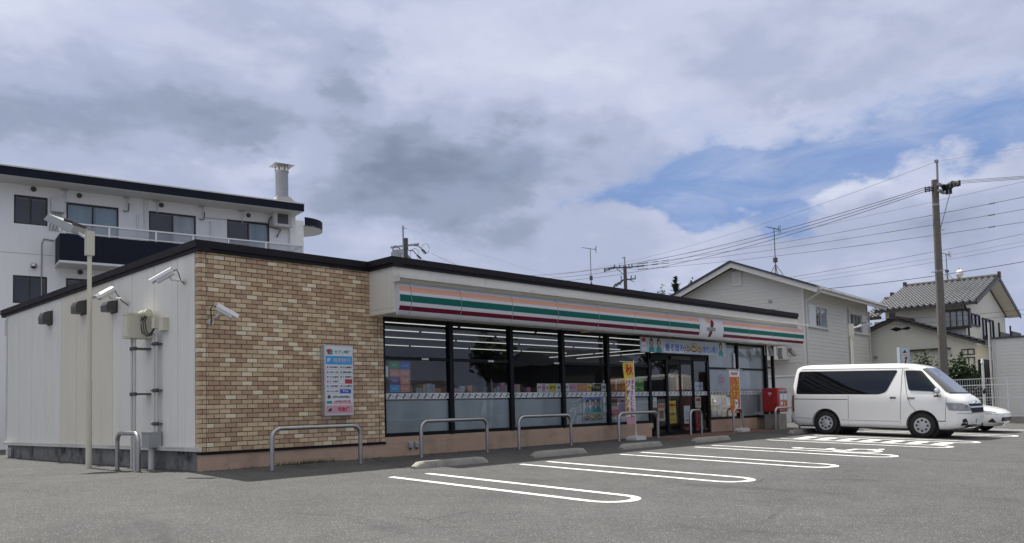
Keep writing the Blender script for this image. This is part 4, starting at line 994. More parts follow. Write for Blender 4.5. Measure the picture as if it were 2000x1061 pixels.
b.add(vs, fs); b.build('box_body', 'post_red', t, smooth=40)
b = MB(); b.box((.05, .05, 0), (Wp - .05, Dp - .05, .50)); b.build('pedestal', 'conc', t)
b = MB(); b.box((.25, .2, .50), (Wp - .2, Dp - .15, .57)); b.build('neck', 'dgrey', t)
b = MB(); b.box((.06, -.012, .93), (.60, .0, 1.27)); pl_ = b.build('slot_plate', 'grey', t)
for x in (.09, .36): 
    b = MB(); b.box((x, -.022, 1.19), (x + .20, -.012, 1.235)); b.build('slot', 'black', pl_)
    b = MB(); b.box((x, -.016, .97), (x + .20, -.012, 1.15)); b.build('notice', 'paper', pl_)
b = MB(); b.box((.14, -.006, .80), (.28, -.001, .90)); b.build('sticker', 'paper', t); lettering('〒', t, 'gold', (.36, -.004, .74), UX, UZ, .10, .14, .05, 0, 'post_mark')
lettering('〒', t, 'paper', (-.004, .36, 1.10), -UY, UZ, .12, .11, .05, 0, 'post_mark')
b = MB(); b.box((-.008, .10, .66), (-.002, .13, .84)); b.build('lock_plate', 'black', t)

def flood_post(x, y, h, label, head, hd, sleeve=1.69, r=.043, fs=1.0):
    t = thing('floodlight_post', label, 'lamp post', (x, y, 0)); 
    b = MB(); b.cyl((0, 0, -.2), (0, 0, h), r, r * .92, 16); b.build('post', 'cream', t, smooth=40)
    if sleeve: b = MB(); b.cyl((0, 0, -.2), (0, 0, sleeve), r * 1.28, r * 1.28, 16); b.build('sleeve', 'cream', t, smooth=40)
    b = MB(); b.box((-.07, -.07, h - .42), (.07, .07, h + .05)); b.build('post_head', 'cream', t)
    hd = Vector(hd).normalized(); side = Vector((-hd.y, hd.x, 0)).normalized(); nn = hd.cross(side); nn = nn if nn.z < 0 else -nn
    c = Vector(head); mt = Matrix(((hd.x, side.x, nn.x, 0), (hd.y, side.y, nn.y, 0), (hd.z, side.z, nn.z, 0), (0, 0, 0, 1))); mt.translation = c
    b = MB(); vs = [(x_ * fs, y_ * fs, z_ * fs) for x_, y_, z_ in [(-.3, -.2, -.08), (.3, -.2, -.08), (.3, .2, -.08), (-.3, .2, -.08), (-.32, -.23, .06), (.32, -.23, .06), (.32, .23, .06), (-.32, .23, .06)]]
    b.add([mt @ Vector(v) for v in vs], [(0, 3, 2, 1), (0, 1, 5, 4), (1, 2, 6, 5), (2, 3, 7, 6), (3, 0, 4, 7), (4, 5, 6, 7)])
    hs = b.build('lamp_housing', 'grey', t); b = MB(); b.obox(mt @ Matrix.Translation((0, 0, .064 * fs)), .58 * fs, .40 * fs, .008); b.build('lamp_glass', 'lamp_glass', hs)
    b = MB()
    for s in (-.1, .1): b.obox(mt @ Matrix.Translation(((-.15 + s) * fs, 0, -.11 * fs)), .03, .36 * fs, .06)
    b.build('cooling_fin', 'dgrey', hs)
    b = MB(); b.tube([(0, 0, h - .12), tuple(Vector((0, 0, h - .12)).lerp(c, .5)), tuple(c - hd * .2)], .03, 8); b.build('bracket', 'offwhite', t)
flood_post(-.55, 3.52, 4.52, 'tall cream post with a floodlight beside the panelled side wall', (-.28, .42, 4.72), (-.50, .70, .42), 1.69)
flood_post(23.55, -1.38, 3.62, 'cream floodlight post in front of the beige house behind the van', (.42, -.36, 3.62), (.7, -.68, .10), 0, .045, .62)
# ================================================================== VEHICLES
class Body:
    """vehicle shell: a stack of rounded rectangular slices (z, x_front, x_rear, half_width, r_front, r_rear)"""
    def __init__(s, sl): s.sl = sl
    def at(s, z):
        S = s.sl
        if z <= S[0][0]: return S[0]
        for a, c in zip(S[:-1], S[1:]):
            if a[0] <= z <= c[0]:
                t = (z - a[0]) / (c[0] - a[0]); return tuple(a[i] + (c[i] - a[i]) * t for i in range(6))
        return S[-1]
    def loop(s, S, n=7):
        z, xf, xr, w, rf, rr = S; pts = []
        for cx, cy, r, a0 in ((xf - rf, w - rf, rf, 90), (xr + rr, w - rr, rr, 180)):
            pass
        def arc(cx, cy, r, a0, a1, sx=1.0):
            return [(cx + r * math.cos(R(a0 + (a1 - a0) * k / n)), cy + r * math.sin(R(a0 + (a1 - a0) * k / n))) for k in range(n + 1)]
        pts += arc(xf - rf, -w + rf, rf, -90, 0) + arc(xf - rf, w - rf, rf, 0, 90) + arc(xr + rr, w - rr, rr, 90, 180) + arc(xr + rr, -w + rr, rr, 180, 270)
        return [(x, y, z) for x, y in pts]
    def mesh(s, sub=1):
        b = MB(); rings = []
        for a, c in zip(s.sl[:-1], s.sl[1:]):
            for k in range(sub): rings.append(s.loop(tuple(a[i] + (c[i] - a[i]) * k / sub for i in range(6))))
        rings.append(s.loop(s.sl[-1])); n = len(rings[0])
        fs = [(i * n + k, i * n + (k + 1) % n, (i + 1) * n + (k + 1) % n, (i + 1) * n + k) for i in range(len(rings) - 1) for k in range(n)]
        fs += [tuple(range(n))[::-1], tuple((len(rings) - 1) * n + k for k in range(n))]
        b.add([p for r in rings for p in r], fs); return b
    def pt(s, u, z, off=0.0):
        """u = distance along the slice from the middle of the front, + towards the right-hand side (-y)"""
        _, xf, xr, w, rf, rr = s.at(z); sg = -1 if u >= 0 else 1; u = abs(u); a = w - rf
        if u <= a: x, y, nx, ny = xf, u, 1, 0
        elif u <= a + rf * math.pi / 2:
            t = (u - a) / rf; x, y, nx, ny = xf - rf + rf * math.sin(t), a + rf * math.cos(t) * 0 + 0, 0, 0
            x = xf - rf + rf * math.cos(t); y = w - rf + rf * math.sin(t); nx, ny = math.cos(t), math.sin(t)
        else: x, y, nx, ny = xf - rf - (u - a - rf * math.pi / 2), w, 0, 1
        return (x + nx * off, sg * (y + ny * off), z)
    def side(s, x, z, off, sg):
        _, xf, xr, w, rf, rr = s.at(z); y = w
        if x > xf - rf: t = min(1, (x - (xf - rf)) / rf); y = w - rf + rf * math.sqrt(max(0, 1 - t * t))
        if x < xr + rr: t = min(1, ((xr + rr) - x) / rr); y = w - rr + rr * math.sqrt(max(0, 1 - t * t))
        return (x, sg * (y + off), z)
    def patch(s, poly, fn, off, thick=.0, cell=.09):
        """tessellated patch following the shell"""
        bm = bmesh.new(); vs = [bm.verts.new((p[0], p[1], 0)) for p in poly]; bm.faces.new(vs)
        lo = [min(p[i] for p in poly) for i in (0, 1)]; hi = [max(p[i] for p in poly) for i in (0, 1)]
        for ax in (0, 1):
            v = lo[ax] + cell
            while v < hi[ax]:
                co = Vector((v, 0, 0)) if ax == 0 else Vector((0, v, 0)); no = Vector((1, 0, 0)) if ax == 0 else Vector((0, 1, 0))
                bmesh.ops.bisect_plane(bm, geom=bm.verts[:] + bm.edges[:] + bm.faces[:], plane_co=co, plane_no=no); v += cell
        b = MB(); idx = {v: i for i, v in enumerate(bm.verts)}
        b.add([fn(v.co.x, v.co.y, off) for v in bm.verts], [tuple(idx[v] for v in f.verts) for f in bm.faces]); bm.free(); return b
def rounded(poly, r, n=4):
    out = []; m = len(poly)
    for i in range(m):
        p0, p, p1 = Vector(poly[i - 1]), Vector(poly[i]), Vector(poly[(i + 1) % m])
        a = (p0 - p); c = (p1 - p); ra = min(r, a.length * .45); rc = min(r, c.length * .45)
        A, Cc = p + a.normalized() * ra, p + c.normalized() * rc
        for k in range(n + 1): t = k / n; out.append(tuple(A * (1 - t) ** 2 + p * 2 * t * (1 - t) + Cc * t * t))
    return out
def cut(o, cutters):
    for c in cutters:
        md = o.modifiers.new('cut', 'BOOLEAN'); md.object = c; md.operation = 'DIFFERENCE'; md.solver = 'EXACT'
    bpy.context.view_layer.update(); dg = bpy.context.evaluated_depsgraph_get()
    me = bpy.data.meshes.new_from_object(o.evaluated_get(dg)); o.modifiers.clear(); o.data = me
    for c in cutters: bpy.data.objects.remove(c)
    for p in me.polygons: p.use_smooth = True
    me.set_sharp_from_angle(angle=R(32))
def wheel(t, x, y, z, r, wd, holes=8, sg=1):
    b = MB(); h = wd / 2; b.lathe([(r * .60, -h * .9), (r * .9, -h), (r * .985, -h * .8), (r, -h * .5), (r, h * .5), (r * .985, h * .8), (r * .9, h), (r * .60, h * .9)], (x, y, z), 'y', 40)
    tyre = b.build('wheel', 'tyre', t, smooth=50)
    f = y + sg * h
    b = MB(); b.lathe([(r * .64, f - sg * .03), (r * .62, f + sg * .002), (r * .54, f - sg * .002), (r * .44, f - sg * .005), (r * .26, f + sg * .004), (r * .20, f + sg * .014), (.0, f + sg * .018)], (x, 0, z), 'y', 40); b.build('rim', 'rim', tyre, smooth=35)
    b = MB()
    for k in range(holes):
        a = 2 * math.pi * k / holes; c = Vector((x + r * .42 * math.cos(a), f - sg * .003, z + r * .42 * math.sin(a)))
        tang, rad = Vector((-math.sin(a), 0, math.cos(a))), Vector((math.cos(a), 0, math.sin(a)))
        b.add([c + tang * (r * .10 * math.cos(j * math.pi / 4)) + rad * (r * .095 * math.sin(j * math.pi / 4)) + Vector((0, sg * .006, 0)) for j in range(8)], [tuple(range(8))])
    b.build('rim_hole', 'black', tyre)
VAN_LOC = (17.98, -4.44, zg(18, -4.44))
van = thing('parked_van', 'white one-box van with dark rear glass parked tail towards the shop', 'van', VAN_LOC, (0, .036, -math.pi / 2))
van.scale = (1.04, 1.0, 1.03)
VS = [(.24, 2.16, -2.24, .74, .34, .2), (.30, 2.32, -2.31, .80, .36, .22), (.42, 2.40, -2.345, .832, .36, .22), (.60, 2.41, -2.35, .842, .36, .22), (.78, 2.395, -2.35, .845, .36, .2), (.94, 2.345, -2.345, .845, .36, .2), (1.02, 2.285, -2.34, .843, .38, .2),
      (1.09, 2.205, -2.338, .84, .40, .2), (1.14, 2.12, -2.335, .836, .40, .2), (1.19, 2.05, -2.33, .828, .38, .2), (1.35, 1.875, -2.315, .80, .34, .2), (1.55, 1.655, -2.29, .762, .32, .2), (1.74, 1.44, -2.26, .722, .3, .2), (1.84, 1.31, -2.235, .698, .3, .2), (1.90, 1.18, -2.20, .67, .34, .24), (1.94, 1.03, -2.14, .62, .36, .28), (1.965, .86, -2.04, .54, .36, .3), (1.98, .55, -1.85, .38, .3, .3)]
VB = Body(VS); body = VB.mesh(2).build('body', 'van_paint', van, smooth=32)
WXF, WXR, WR = 1.30, -1.27, .325
cs_ = []
for x in (WXF, WXR):
    for sg in (-1, 1):
        b = MB(); b.cyl((x, sg * .52, .325), (x, sg * 1.1, .325), .405, None, 40); cs_.append(b.build('cutter', 'black'))
cutroot = [c for c in cs_]
body.parent = None; cut(body, cutroot); body.parent = van
b = MB()
for x in (WXF, WXR): b.cyl((x, -.70, .325), (x, .70, .325), .40, None, 28)
b.build_each('wheel_housing', 'rubber', van); b = MB(); b.box((-2.1, -.66, .20), (2.1, .66, .26)); b.cyl((WXF, -.7, .32), (WXF, .7, .32), .05); b.cyl((WXR, -.7, .32), (WXR, .7, .32), .06); b.build('underbody', 'black', van)
for x in (WXF, WXR):
    for sg in (-1, 1): wheel(van, x, sg * .735, WR, WR, .19, 8, sg)
def sidefn(sg): return lambda x, z, off: VB.side(x, z, off, sg)
for sg in (-1, 1):
    fn = sidefn(sg); nm = 'side_window'
    poly = rounded([(-2.14, 1.13), (.22, 1.13), (.40, 1.20), (.68, 1.785), (-2.09, 1.785)], .07)
    VB.patch(poly, fn, .004).build(nm, 'van_glass', van, smooth=60)
    poly = rounded([(.98, 1.245), (1.50, 1.22), (1.73, 1.19), (1.74, 1.22), (1.27, 1.765), (.86, 1.775)], .05)
    VB.patch(poly, fn, .016, cell=.05).build(nm, 'van_glass', van, smooth=60)
    b = MB()
    def line(pts, wd=.011):
        for p, q in zip(pts[:-1], pts[1:]):
            p, q = Vector(p), Vector(q); d = (q - p); n = Vector((-d.y, d.x)).normalized() * wd / 2
            k = max(1, int(d.length / .12))
            for i in range(k):
                a, c = p + d * i / k, p + d * (i + 1) / k
                b.sheet([fn(*(a - n), .003), fn(*(c - n), .003), fn(*(c + n), .003), fn(*(a + n), .003)])
    line([(-.62, .36), (-.62, 1.10)]); line([(.76, .36), (.78, 1.1), (.79, 1.83)]); line([(.83, 1.80), (.93, 1.15), (1.02, .86), (1.16, .70)]); line([(1.86, .36), (1.90, 1.06)])
    line([(-2.18, .99), (-.64, .99)], .02); line([(1.66, .45), (1.88, .45)], .024); line([(-2.28, .46), (-1.70, .44)], .010); line([(-.84, .42), (.76, .42)], .008); line([(-2.25, 1.845), (.95, 1.84)], .010)
    b.build_each('panel_gap', 'dgrey', van, merge=True)
    for x0, x1, z in ((.50, .66, 1.05), (.94, 1.14, 1.04)):
        b = MB(); b.prism(rounded([(x0, z - .035), (x1, z - .035), (x1, z + .025), (x0, z + .025)], .02), lambda u, v, d: fn(u, v, d), 0, .008); hd_ = b.build('door_handle', 'chrome', van)
        b = MB(); b.prism(rounded([(x0 + .02, z - .005), (x1 - .01, z - .005), (x1 - .01, z + .022), (x0 + .02, z + .022)], .01), lambda u, v, d: fn(u, v, d), .02, .038); b.build('handle_bar', 'chrome', hd_)
    # mirror
    b = MB(); base = Vector(fn(1.70, 1.17, 0)); c = base + Vector((.03, sg * .17, .03))
    vs = []; n = 14
    for k in range(5):
        f = k / 4; sc_ = [.75, 1, 1.02, .85, .45][k]
        for j in range(n): a = 2 * math.pi * j / n; ca, sa = math.cos(a), math.sin(a); e = lambda q: math.copysign(abs(q) ** .6, q); vs.append((c.x - .06 + .13 * f, c.y + sg * 0 + .115 * sc_ * e(ca), c.z + .105 * sc_ * e(sa)))
    fs = [(i * n + k, i * n + (k + 1) % n, (i + 1) * n + (k + 1) % n, (i + 1) * n + k) for i in range(4) for k in range(n)] + [tuple(range(n))[::-1], tuple(4 * n + k for k in range(n))]
    b.add(vs, fs); mi = b.build('wing_mirror', 'chrome' if sg < 0 else 'van_paint', van, smooth=50)
    b = MB(); b.bar(base, c - Vector((0, 0, .07)), .05, .06); b.box((c.x - .05, c.y - .10, c.z - .125), (c.x + .05, c.y + .10, c.z - .095)); b.build('mirror_arm', 'black', mi)
    # tail lamp
    b = MB(); q = [VB.side(x, z, .012, sg) for x, z in ((-2.12, .60), (-2.27, .60), (-2.27, 1.08), (-2.14, 1.08))]; 
    VB.patch([(-2.34, .62), (-2.20, .62), (-2.20, 1.10), (-2.33, 1.10)], fn, .012).build('tail_lamp', 'lamp_red', van, smooth=60)
    # head lamp wraps the corner
    hl = rounded([(sg * -1 * a, z) for a, z in ((.50, .735), (.88, .72), (1.14, .735), (1.16, .93), (.80, .915), (.58, .86))], .03)
    VB.patch(hl, VB.pt, .006, cell=.05).build('headlight', 'lamp_glass', van, smooth=60)
    b = MB()
    for uu in (.70, .84, .97): 
        p = Vector(VB.pt(-sg * uu, .82, .008)); pn = (Vector(VB.pt(-sg * uu, .82, .03)) - p).normalized(); b.cyl(p, p + pn * .004, .05, None, 14)
    b.build('lamp_reflector', 'chrome', van)
    VB.patch(rounded([(-sg * a, z) for a, z in ((.62, .36), (.80, .34), (.82, .50), (.74, .54))], .02), VB.pt, .005, cell=.05).build('fog_recess', 'black', van)
# windscreen, grille, bumper line, plate
ws = rounded([(-.82, 1.185), (-.40, 1.165), (.40, 1.165), (.82, 1.185), (.66, 1.815), (.40, 1.84), (-.40, 1.84), (-.66, 1.815)], .06)
wsn = VB.patch(ws, VB.pt, .006, cell=.06).build('windscreen', mat('windscreen', (.02, .028, .04), .05, var=0, spec=.9, coat=1.0), van, smooth=70)
b = VB.patch([(-.80, 1.165), (.80, 1.165), (.70, 1.20), (-.70, 1.20)], VB.pt, .010, cell=.08); b.build('wiper_cowl', 'black', van)
b = VB.patch(rounded([(-.52, .84), (.52, .84), (.60, .905), (-.60, .905)], .02), VB.pt, .010, cell=.06); b.build('grille', 'navy', van)
b = VB.patch(rounded([(-.50, .675), (.50, .675), (.56, .80), (-.56, .80)], .02), VB.pt, .010, cell=.06); b.build('grille', 'navy', van)
b = VB.patch(rounded([(-.54, .805), (.54, .805), (.56, .835), (-.56, .835)], .01), VB.pt, .018, cell=.06); b.build('grille_bar', 'chrome', van)
b = MB(); c = Vector(VB.pt(0, .93, .012)); b.tube([c + Vector((.0, .075 * math.cos(2 * math.pi * k / 20), .05 * math.sin(2 * math.pi * k / 20))) for k in range(21)], .008, 6); b.tube([c + Vector((0, .035 * math.cos(2 * math.pi * k / 14), .045 * math.sin(2 * math.pi * k / 14))) for k in range(15)], .006, 6); b.build('emblem', 'chrome', van)
b = VB.patch(rounded([(-.70, .30), (.70, .30), (.62, .37), (-.62, .37)], .02), VB.pt, .006, cell=.08); b.build('bumper_intake', 'black', van)
b = MB(); c = VB.pt(0, .44, .012); b.box((c[0], -.165, .36), (c[0] + .012, .165, .525)); b.build('number_plate', 'paper', van)
b = VB.patch([(-.95, .655), (.95, .655), (.95, .665), (-.95, .665)], VB.pt, .003, cell=.08); b.build('bumper_gap', 'dgrey', van)
# under-view mirror on the far front corner
b = MB(); p = Vector(VB.pt(-.72, 1.10, 0)); b.tube([p, p + Vector((.06, .05, .16)), p + Vector((.16, .08, .24)), p + Vector((.24, .08, .18))], .018, 8); b.lathe([(.0, 0), (.075, .01), (.08, .03), (.05, .06), (0, .07)], tuple(p + Vector((.24, .08, .12))), 'x', 14); b.build('fender_mirror', 'black', van, smooth=50)
b = MB(); b.prism(rounded([(-2.34, .30), (-2.40, .32), (-2.40, .52), (-2.34, .54)], .02), lambda u, v, d: (u, d, v), -.74, .74); b.build('rear_bumper', 'van_paint', van, smooth=40)
# white car beyond the van
car = thing('parked_car', 'low white car parked beyond the van with only its nose showing', 'car', (21.75, -4.62, zg(21.7, -4.6)), (0, .036, -math.pi / 2))
CS = [(.20, 1.95, -1.95, .72, .45, .4), (.30, 2.08, -2.05, .80, .5, .45), (.45, 2.13, -2.08, .84, .52, .45), (.58, 2.10, -2.08, .85, .52, .45), (.68, 1.96, -2.06, .845, .52, .45), (.75, 1.70, -2.03, .83, .5, .45), (.82, 1.30, -2.0, .81, .45, .45), (.90, .98, -1.96, .79, .4, .4), (1.1, .68, -1.84, .73, .35, .35), (1.32, .34, -1.62, .66, .3, .35), (1.42, .10, -1.4, .58, .3, .35), (1.46, -.2, -1.1, .4, .3, .3)]
CB = Body(CS); cb = CB.mesh(2).build('body', 'van_paint', None, smooth=40)
cs_ = []
for x in (1.28, -1.26):
    for sg in (-1, 1): b = MB(); b.cyl((x, sg * .5, .31), (x, sg * 1.1, .31), .36, None, 32); cs_.append(b.build('cutter', 'black'))
cut(cb, cs_); cb.parent = car
for x in (1.28, -1.26):
    for sg in (-1, 1): wheel(car, x, sg * .74, .30, .30, .18, 5, sg)
for sg in (-1, 1):
    CB.patch(rounded([(-sg * a, z) for a, z in ((.62, .56), (1.0, .56), (1.28, .66), (1.0, .68), (.66, .63))], .02), CB.pt, .006, cell=.05).build('headlight', 'lamp_glass', car, smooth=60)
    CB.patch(rounded([(-sg * a, z) for a, z in ((.66, .30), (.92, .32), (.84, .44))], .02), CB.pt, .006, cell=.05).build('fog_recess', 'black', car)
    CB.patch(rounded([(-1.4, .93), (.5, .93), (.2, 1.28), (-1.2, 1.28)], .06), lambda x, z, off: CB.side(x, z, off, sg), .005).build('side_window', 'van_glass', car, smooth=60)
CB.patch(rounded([(-.7, .93), (.7, .93), (.52, 1.34), (-.52, 1.34)], .05), CB.pt, .006, cell=.07).build('windscreen', 'van_glass', car, smooth=60)
CB.patch(rounded([(-.5, .34), (.5, .34), (.55, .46), (-.55, .46)], .03), CB.pt, .006, cell=.07).build('grille', 'black', car)

# ================================================================== FENCES
def mesh_fence(x, ya, yb, z0, h, label, gap=.085):
    t = thing('mesh_fence', label, 'fence', (x, ya, z0)); L = yb - ya
    b = MB(); n = int(L / 2.0)
    for k in range(n + 1):
        pb = MB(); yy = L * k / n; pb.cyl((0, yy, -.2), (0, yy, h + .03), .03, None, 10); pb.build('fence_post', 'white', t, smooth=40)
    for z in (.05, h * .5, h - .25, h):
        rb = MB(); rb.box((-.012, 0, z - .014), (.012, L, z + .014)); rb.build('rail', 'white', t)
    m = int(L / gap)
    for k in range(m + 1): yy = L * k / m; b.box((-.004, yy - .0045, .03), (.004, yy + .0045, h))
    for z in [.05 + .12 * k for k in range(int((h - .05) / .12))]: b.box((.007, 0, z - .004), (.014, L, z + .004))
    o = b.build('wire_mesh', 'white', t); o['kind'] = 'stuff'
mesh_fence(28.78, -9.4, 5.8, .10, 1.48, 'white wire mesh fence along the far edge of the car park')
mesh_fence(-.6, 12.4, 20.0, 0, 1.05, 'white wire mesh fence behind the far corner of the side wall')
t = thing('panel_fence', 'white panel fence between the shop corner and the beige house', 'fence', (25.5, -2.2, 0))
for k in range(4):
    b = MB(); b.box((.0, k * 2.0 + .03, .06), (.03, k * 2.0 + 1.97, 1.93)); b.build('fence_panel', 'offwhite', t)
    for s in (.66, 1.3): 
        b = MB(); b.box((-.012, k * 2 + .03, .06 + s - .01), (.0, k * 2 + 1.97, .06 + s + .01)); b.build('panel_rib', 'offwhite', t)
for k in range(5):
    b = MB(); b.box((-.04, k * 2.0 - .03, 0), (.02, k * 2.0 + .03, 1.98)); b.build('fence_post', 'white', t)
b = MB(); b.box((-.05, -.03, 1.93), (.04, 8.03, 1.99)); b.build('top_rail', 'white', t)
b = MB(); b.box((-.1, -.1, -.2), (.1, 8.1, .05)); b.build('footing', 'dgrey', t)

# ================================================================== BUILDINGS BEHIND
def local(name, label, cat, loc, ang, group=None): return thing(name, label, cat, (loc[0], loc[1], 0), ang, group)
def hwin(t, x0, x1, z0, z1, y=0.0, fr='brown_wood', panes=2, curtain=None, axis='x', fw=.05, sill=True, nm='window', dep=.06, cshare=(0, 1)):
    """window in a wall facing -y of the thing (axis 'x') or facing -x (axis 'y')"""
    def Q(b, u0, v0, d0, u1, v1, d1):
        if axis == 'x': b.box((u0, y + d0, v0), (u1, y + d1, v1))
        else: b.box((y + d0, u0, v0), (y + d1, u1, v1))
    b = MB(); Q(b, x0, z0, -.03, x1, z0 + fw, dep); Q(b, x0, z1 - fw, -.03, x1, z1, dep); Q(b, x0, z0 + fw, -.03, x0 + fw, z1 - fw, dep); Q(b, x1 - fw, z0 + fw, -.03, x1, z1 - fw, dep)
    w_ = (x1 - x0) / panes
    for k in range(1, panes): Q(b, x0 + w_ * k - fw / 2, z0 + fw, -.02, x0 + w_ * k + fw / 2, z1 - fw, dep)
    f = b.build(nm, fr, t)
    for k in range(panes):
        b = MB(); ua, ub, dd = x0 + w_ * k + fw * .6, x0 + w_ * (k + 1) - fw * .6, .004 + .012 * (k % 2)
        b.sheet([((u, y + dd, v) if axis == 'x' else (y + dd, u, v)) for u, v in ((ua, z0 + fw), (ub, z0 + fw), (ub, z1 - fw), (ua, z1 - fw))]); b.build('pane', 'win_glass', f)
    b = MB(); Q(b, x0 + fw, z0 + fw, .30, x1 - fw, z1 - fw, .32); b.build('room_shade', 'room', f)
    if curtain:
        b = MB(); n = 26; c0, c1 = x0 + (x1 - x0) * cshare[0] + fw, x0 + (x1 - x0) * cshare[1] - fw; vs = []
        for k in range(n + 1):
            u = c0 + (c1 - c0) * k / n; d = .07 + .025 * math.sin(k * 1.9) + .012 * math.sin(k * 4.1)
            for v in (z0 + fw, z1 - fw): vs.append((u, y + d, v) if axis == 'x' else (y + d, u, v))
        b.add(vs, [(2 * k, 2 * k + 2, 2 * k + 3, 2 * k + 1) for k in range(n)]); b.build('curtain', curtain, f, smooth=70)
    return f
def wall_holes(x0, x1, z0, z1, holes, fn, th):
    """wall face with rectangular openings: a grid of boxes around the holes"""
    b = MB(); us = sorted({x0, x1, *[h[0] for h in holes], *[h[1] for h in holes]}); vs = sorted({z0, z1, *[h[2] for h in holes], *[h[3] for h in holes]})
    us = [u for u in us if x0 <= u <= x1]; vs = [v for v in vs if z0 <= v <= z1]
    for a, c in zip(us[:-1], us[1:]):
        run = None
        for d, e in zip(vs[:-1], vs[1:]):
            cx, cz = (a + c) / 2, (d + e) / 2; inside = any(h[0] < cx < h[1] and h[2] < cz < h[3] for h in holes)
            if not inside:
                if run and abs(run[1] - d) < 1e-6: run[1] = e
                else:
                    if run: fn(b, a, c, run[0], run[1])
                    run = [d, e]
        if run: fn(b, a, c, run[0], run[1])
    return b
# ---- white apartment block
apt = local('apartment_block', 'white three storey apartment block with navy roof edge and balcony', 'apartment', (2.53, 18.87), math.atan2(-.1715, .9852))
wins = [(-.50, .52, 7.85, 8.87), (1.10, 2.81, 6.46, 8.80), (3.85, 5.56, 6.46, 8.82), (6.75, 8.46, 6.46, 8.84), (-.51, .52, 5.05, 6.03), (1.10, 2.81, 3.70, 6.04), (3.85, 5.56, 3.70, 6.04), (6.75, 8.46, 3.70, 6.04), (-.5, .52, 2.2, 3.2), (1.1, 2.81, .9, 3.2), (-6.5, -4.8, 6.46, 8.80), (-3.4, -2.3, 7.85, 8.87), (-6.5, -4.8, 3.7, 6.04), (-3.4, -2.3, 5.05, 6.03)]
b = wall_holes(-14, 9.57, -.2, 9.3, wins, lambda b, a, c, d, e: b.box((a, 0, d), (c, .14, e)), .14); b.build('front_wall', 'apt', apt)
b = MB(); b.box((9.43, .14, -.2), (9.57, 7.6, 9.3)); b.box((-14, 7.46, -.2), (9.43, 7.6, 9.3)); b.build('end_wall', 'apt', apt)
b = MB(); b.box((-14.2, -1.05, 9.27), (9.55, -.95, 9.56)); b.box((9.45, -.95, 9.27), (9.55, 8, 9.56)); b.build('roof_edge', 'navy', apt)
b = MB(); b.box((-14.2, -1.0, 9.24), (9.50, 7.9, 9.30)); b.box((-14.2, -.95, 9.30), (9.45, 7.9, 9.50)); b.build('roof_slab', 'soffit', apt)
b = MB(); b.box((-14.2, -1.07, 9.555), (9.57, 8.0, 9.60)); b.build('roof_trim', 'trim', apt)
for i, (x0, x1, z0, z1) in enumerate(wins):
    small = x1 - x0 < 1.2
    hwin(apt, x0 + .005, x1 - .005, z0 + .005, z1 - .005, .05, 'brown_wood', 2, None if small else ('curtain' if i in (1, 3) else 'curtain_white'), cshare=(.48, 1) if i != 1 else (0, 1))
b = MB(); b.box((-14, -.004, 6.80), (.70, .0, 6.815)); b.build('wall_joint', 'grey', apt)
# balcony
bal = [.76 + k * 1.235 for k in range(8)]
for a, c in zip(bal[:-1], bal[1:]):
    b = MB(); b.box((a + .006, -1.22, 6.46), (c - .006, -1.16, 7.40)); b.build('balcony_panel', 'navy', apt)
b = MB(); b.box((.76, -1.16, 6.46), (.80, .0, 7.40)); b.box((9.38, -1.16, 6.46), (9.42, 0, 7.40)); b.build_each('balcony_end', 'navy', apt)
b = MB(); b.box((.74, -1.24, 6.38), (9.44, .0, 6.46)); b.build('balcony_floor', 'soffit', apt)
b = MB(); b.box((.74, -1.23, 7.76), (9.44, -1.17, 7.81)); b.box((.74, -1.22, 7.43), (9.44, -1.18, 7.465))
for x in (.76, 2.3, 3.85, 5.15, 6.45, 7.9, 9.41): b.box((x - .03, -1.22, 7.40), (x + .03, -1.18, 7.77))
b.box((9.38, -1.17, 7.76), (9.44, 0, 7.81)); b.box((9.38, -1.17, 7.43), (9.44, 0, 7.465)); b.build('balcony_rail', 'white', apt)
b = MB(); b.sheet([(.8, -1.2, 7.465), (9.40, -1.2, 7.465), (9.40, -1.2, 7.76), (.8, -1.2, 7.76)]); b.build('balcony_glazing', 'balu', apt)
for x, z in ((.08, 9.12), (1.51, 9.08), (4.29, 9.08), (7.6, 9.08), (.1, 6.38), (1.55, 6.28)):
    b = MB(); b.lathe([(.085, 0), (.09, -.04), (.06, -.07), (0, -.075)], (x, -.002, z), 'y', 16); b.build('air_vent', 'dgrey', apt, smooth=50)
for x in (1.02, 3.05, 4.1, 5.75, 7.3):
    b = MB(); b.box((x - .10, -.16, 9.18), (x + .10, .0, 9.2)); b.tube([(x, -.15, 9.18), (x - .02, -.14, 8.9), (x + .03, -.14, 8.72)], .012, 6); b.tube([(x + .06, -.1, 9.18), (x + .05, -.1, 8.85)], .012, 6); b.build('laundry_bracket', 'alu', apt)
for x in (3.0, 5.72):
    b = MB(); b.tube([(x - .05, -.03, 8.72), (x + .02, -.12, 8.66), (x + .12, -.12, 8.70), (x + .15, -.05, 9.0)], .016, 8); b.build('cable', 'black', apt, smooth=60)
b = MB(); b.box((.60, -.24, 8.36), (1.02, .0, 8.88)); b.box((.68, -.25, 8.79), (.94, -.24, 8.83)); htr = b.build('water_heater', 'trim', apt)
b = MB()
for k in range(4): x = .68 + .08 * k; b.tube([(x, -.12, 8.36), (x - .02, -.14, 8.1), (x - .10 + .03 * k, -.08, 7.85), (x - .1, -.02, 7.7)], .02, 6)
b.build('heater_pipe', 'grey', htr, smooth=50)
b = MB(); b.tube([(3.72, -.06, 9.2), (3.72, -.06, 7.6)], .045, 10); b.tube([(3.45, -.05, 8.6), (3.45, -.05, 7.6)], .03, 8); b.tube([(9.3, -.06, 9.2), (9.3, -.06, 7.3)], .035, 8); b.tube([(6.1, -.04, 8.65), (6.12, -.04, 7.5)], .03, 8); b.build_each('drain_pipe', 'white', apt, smooth=50)
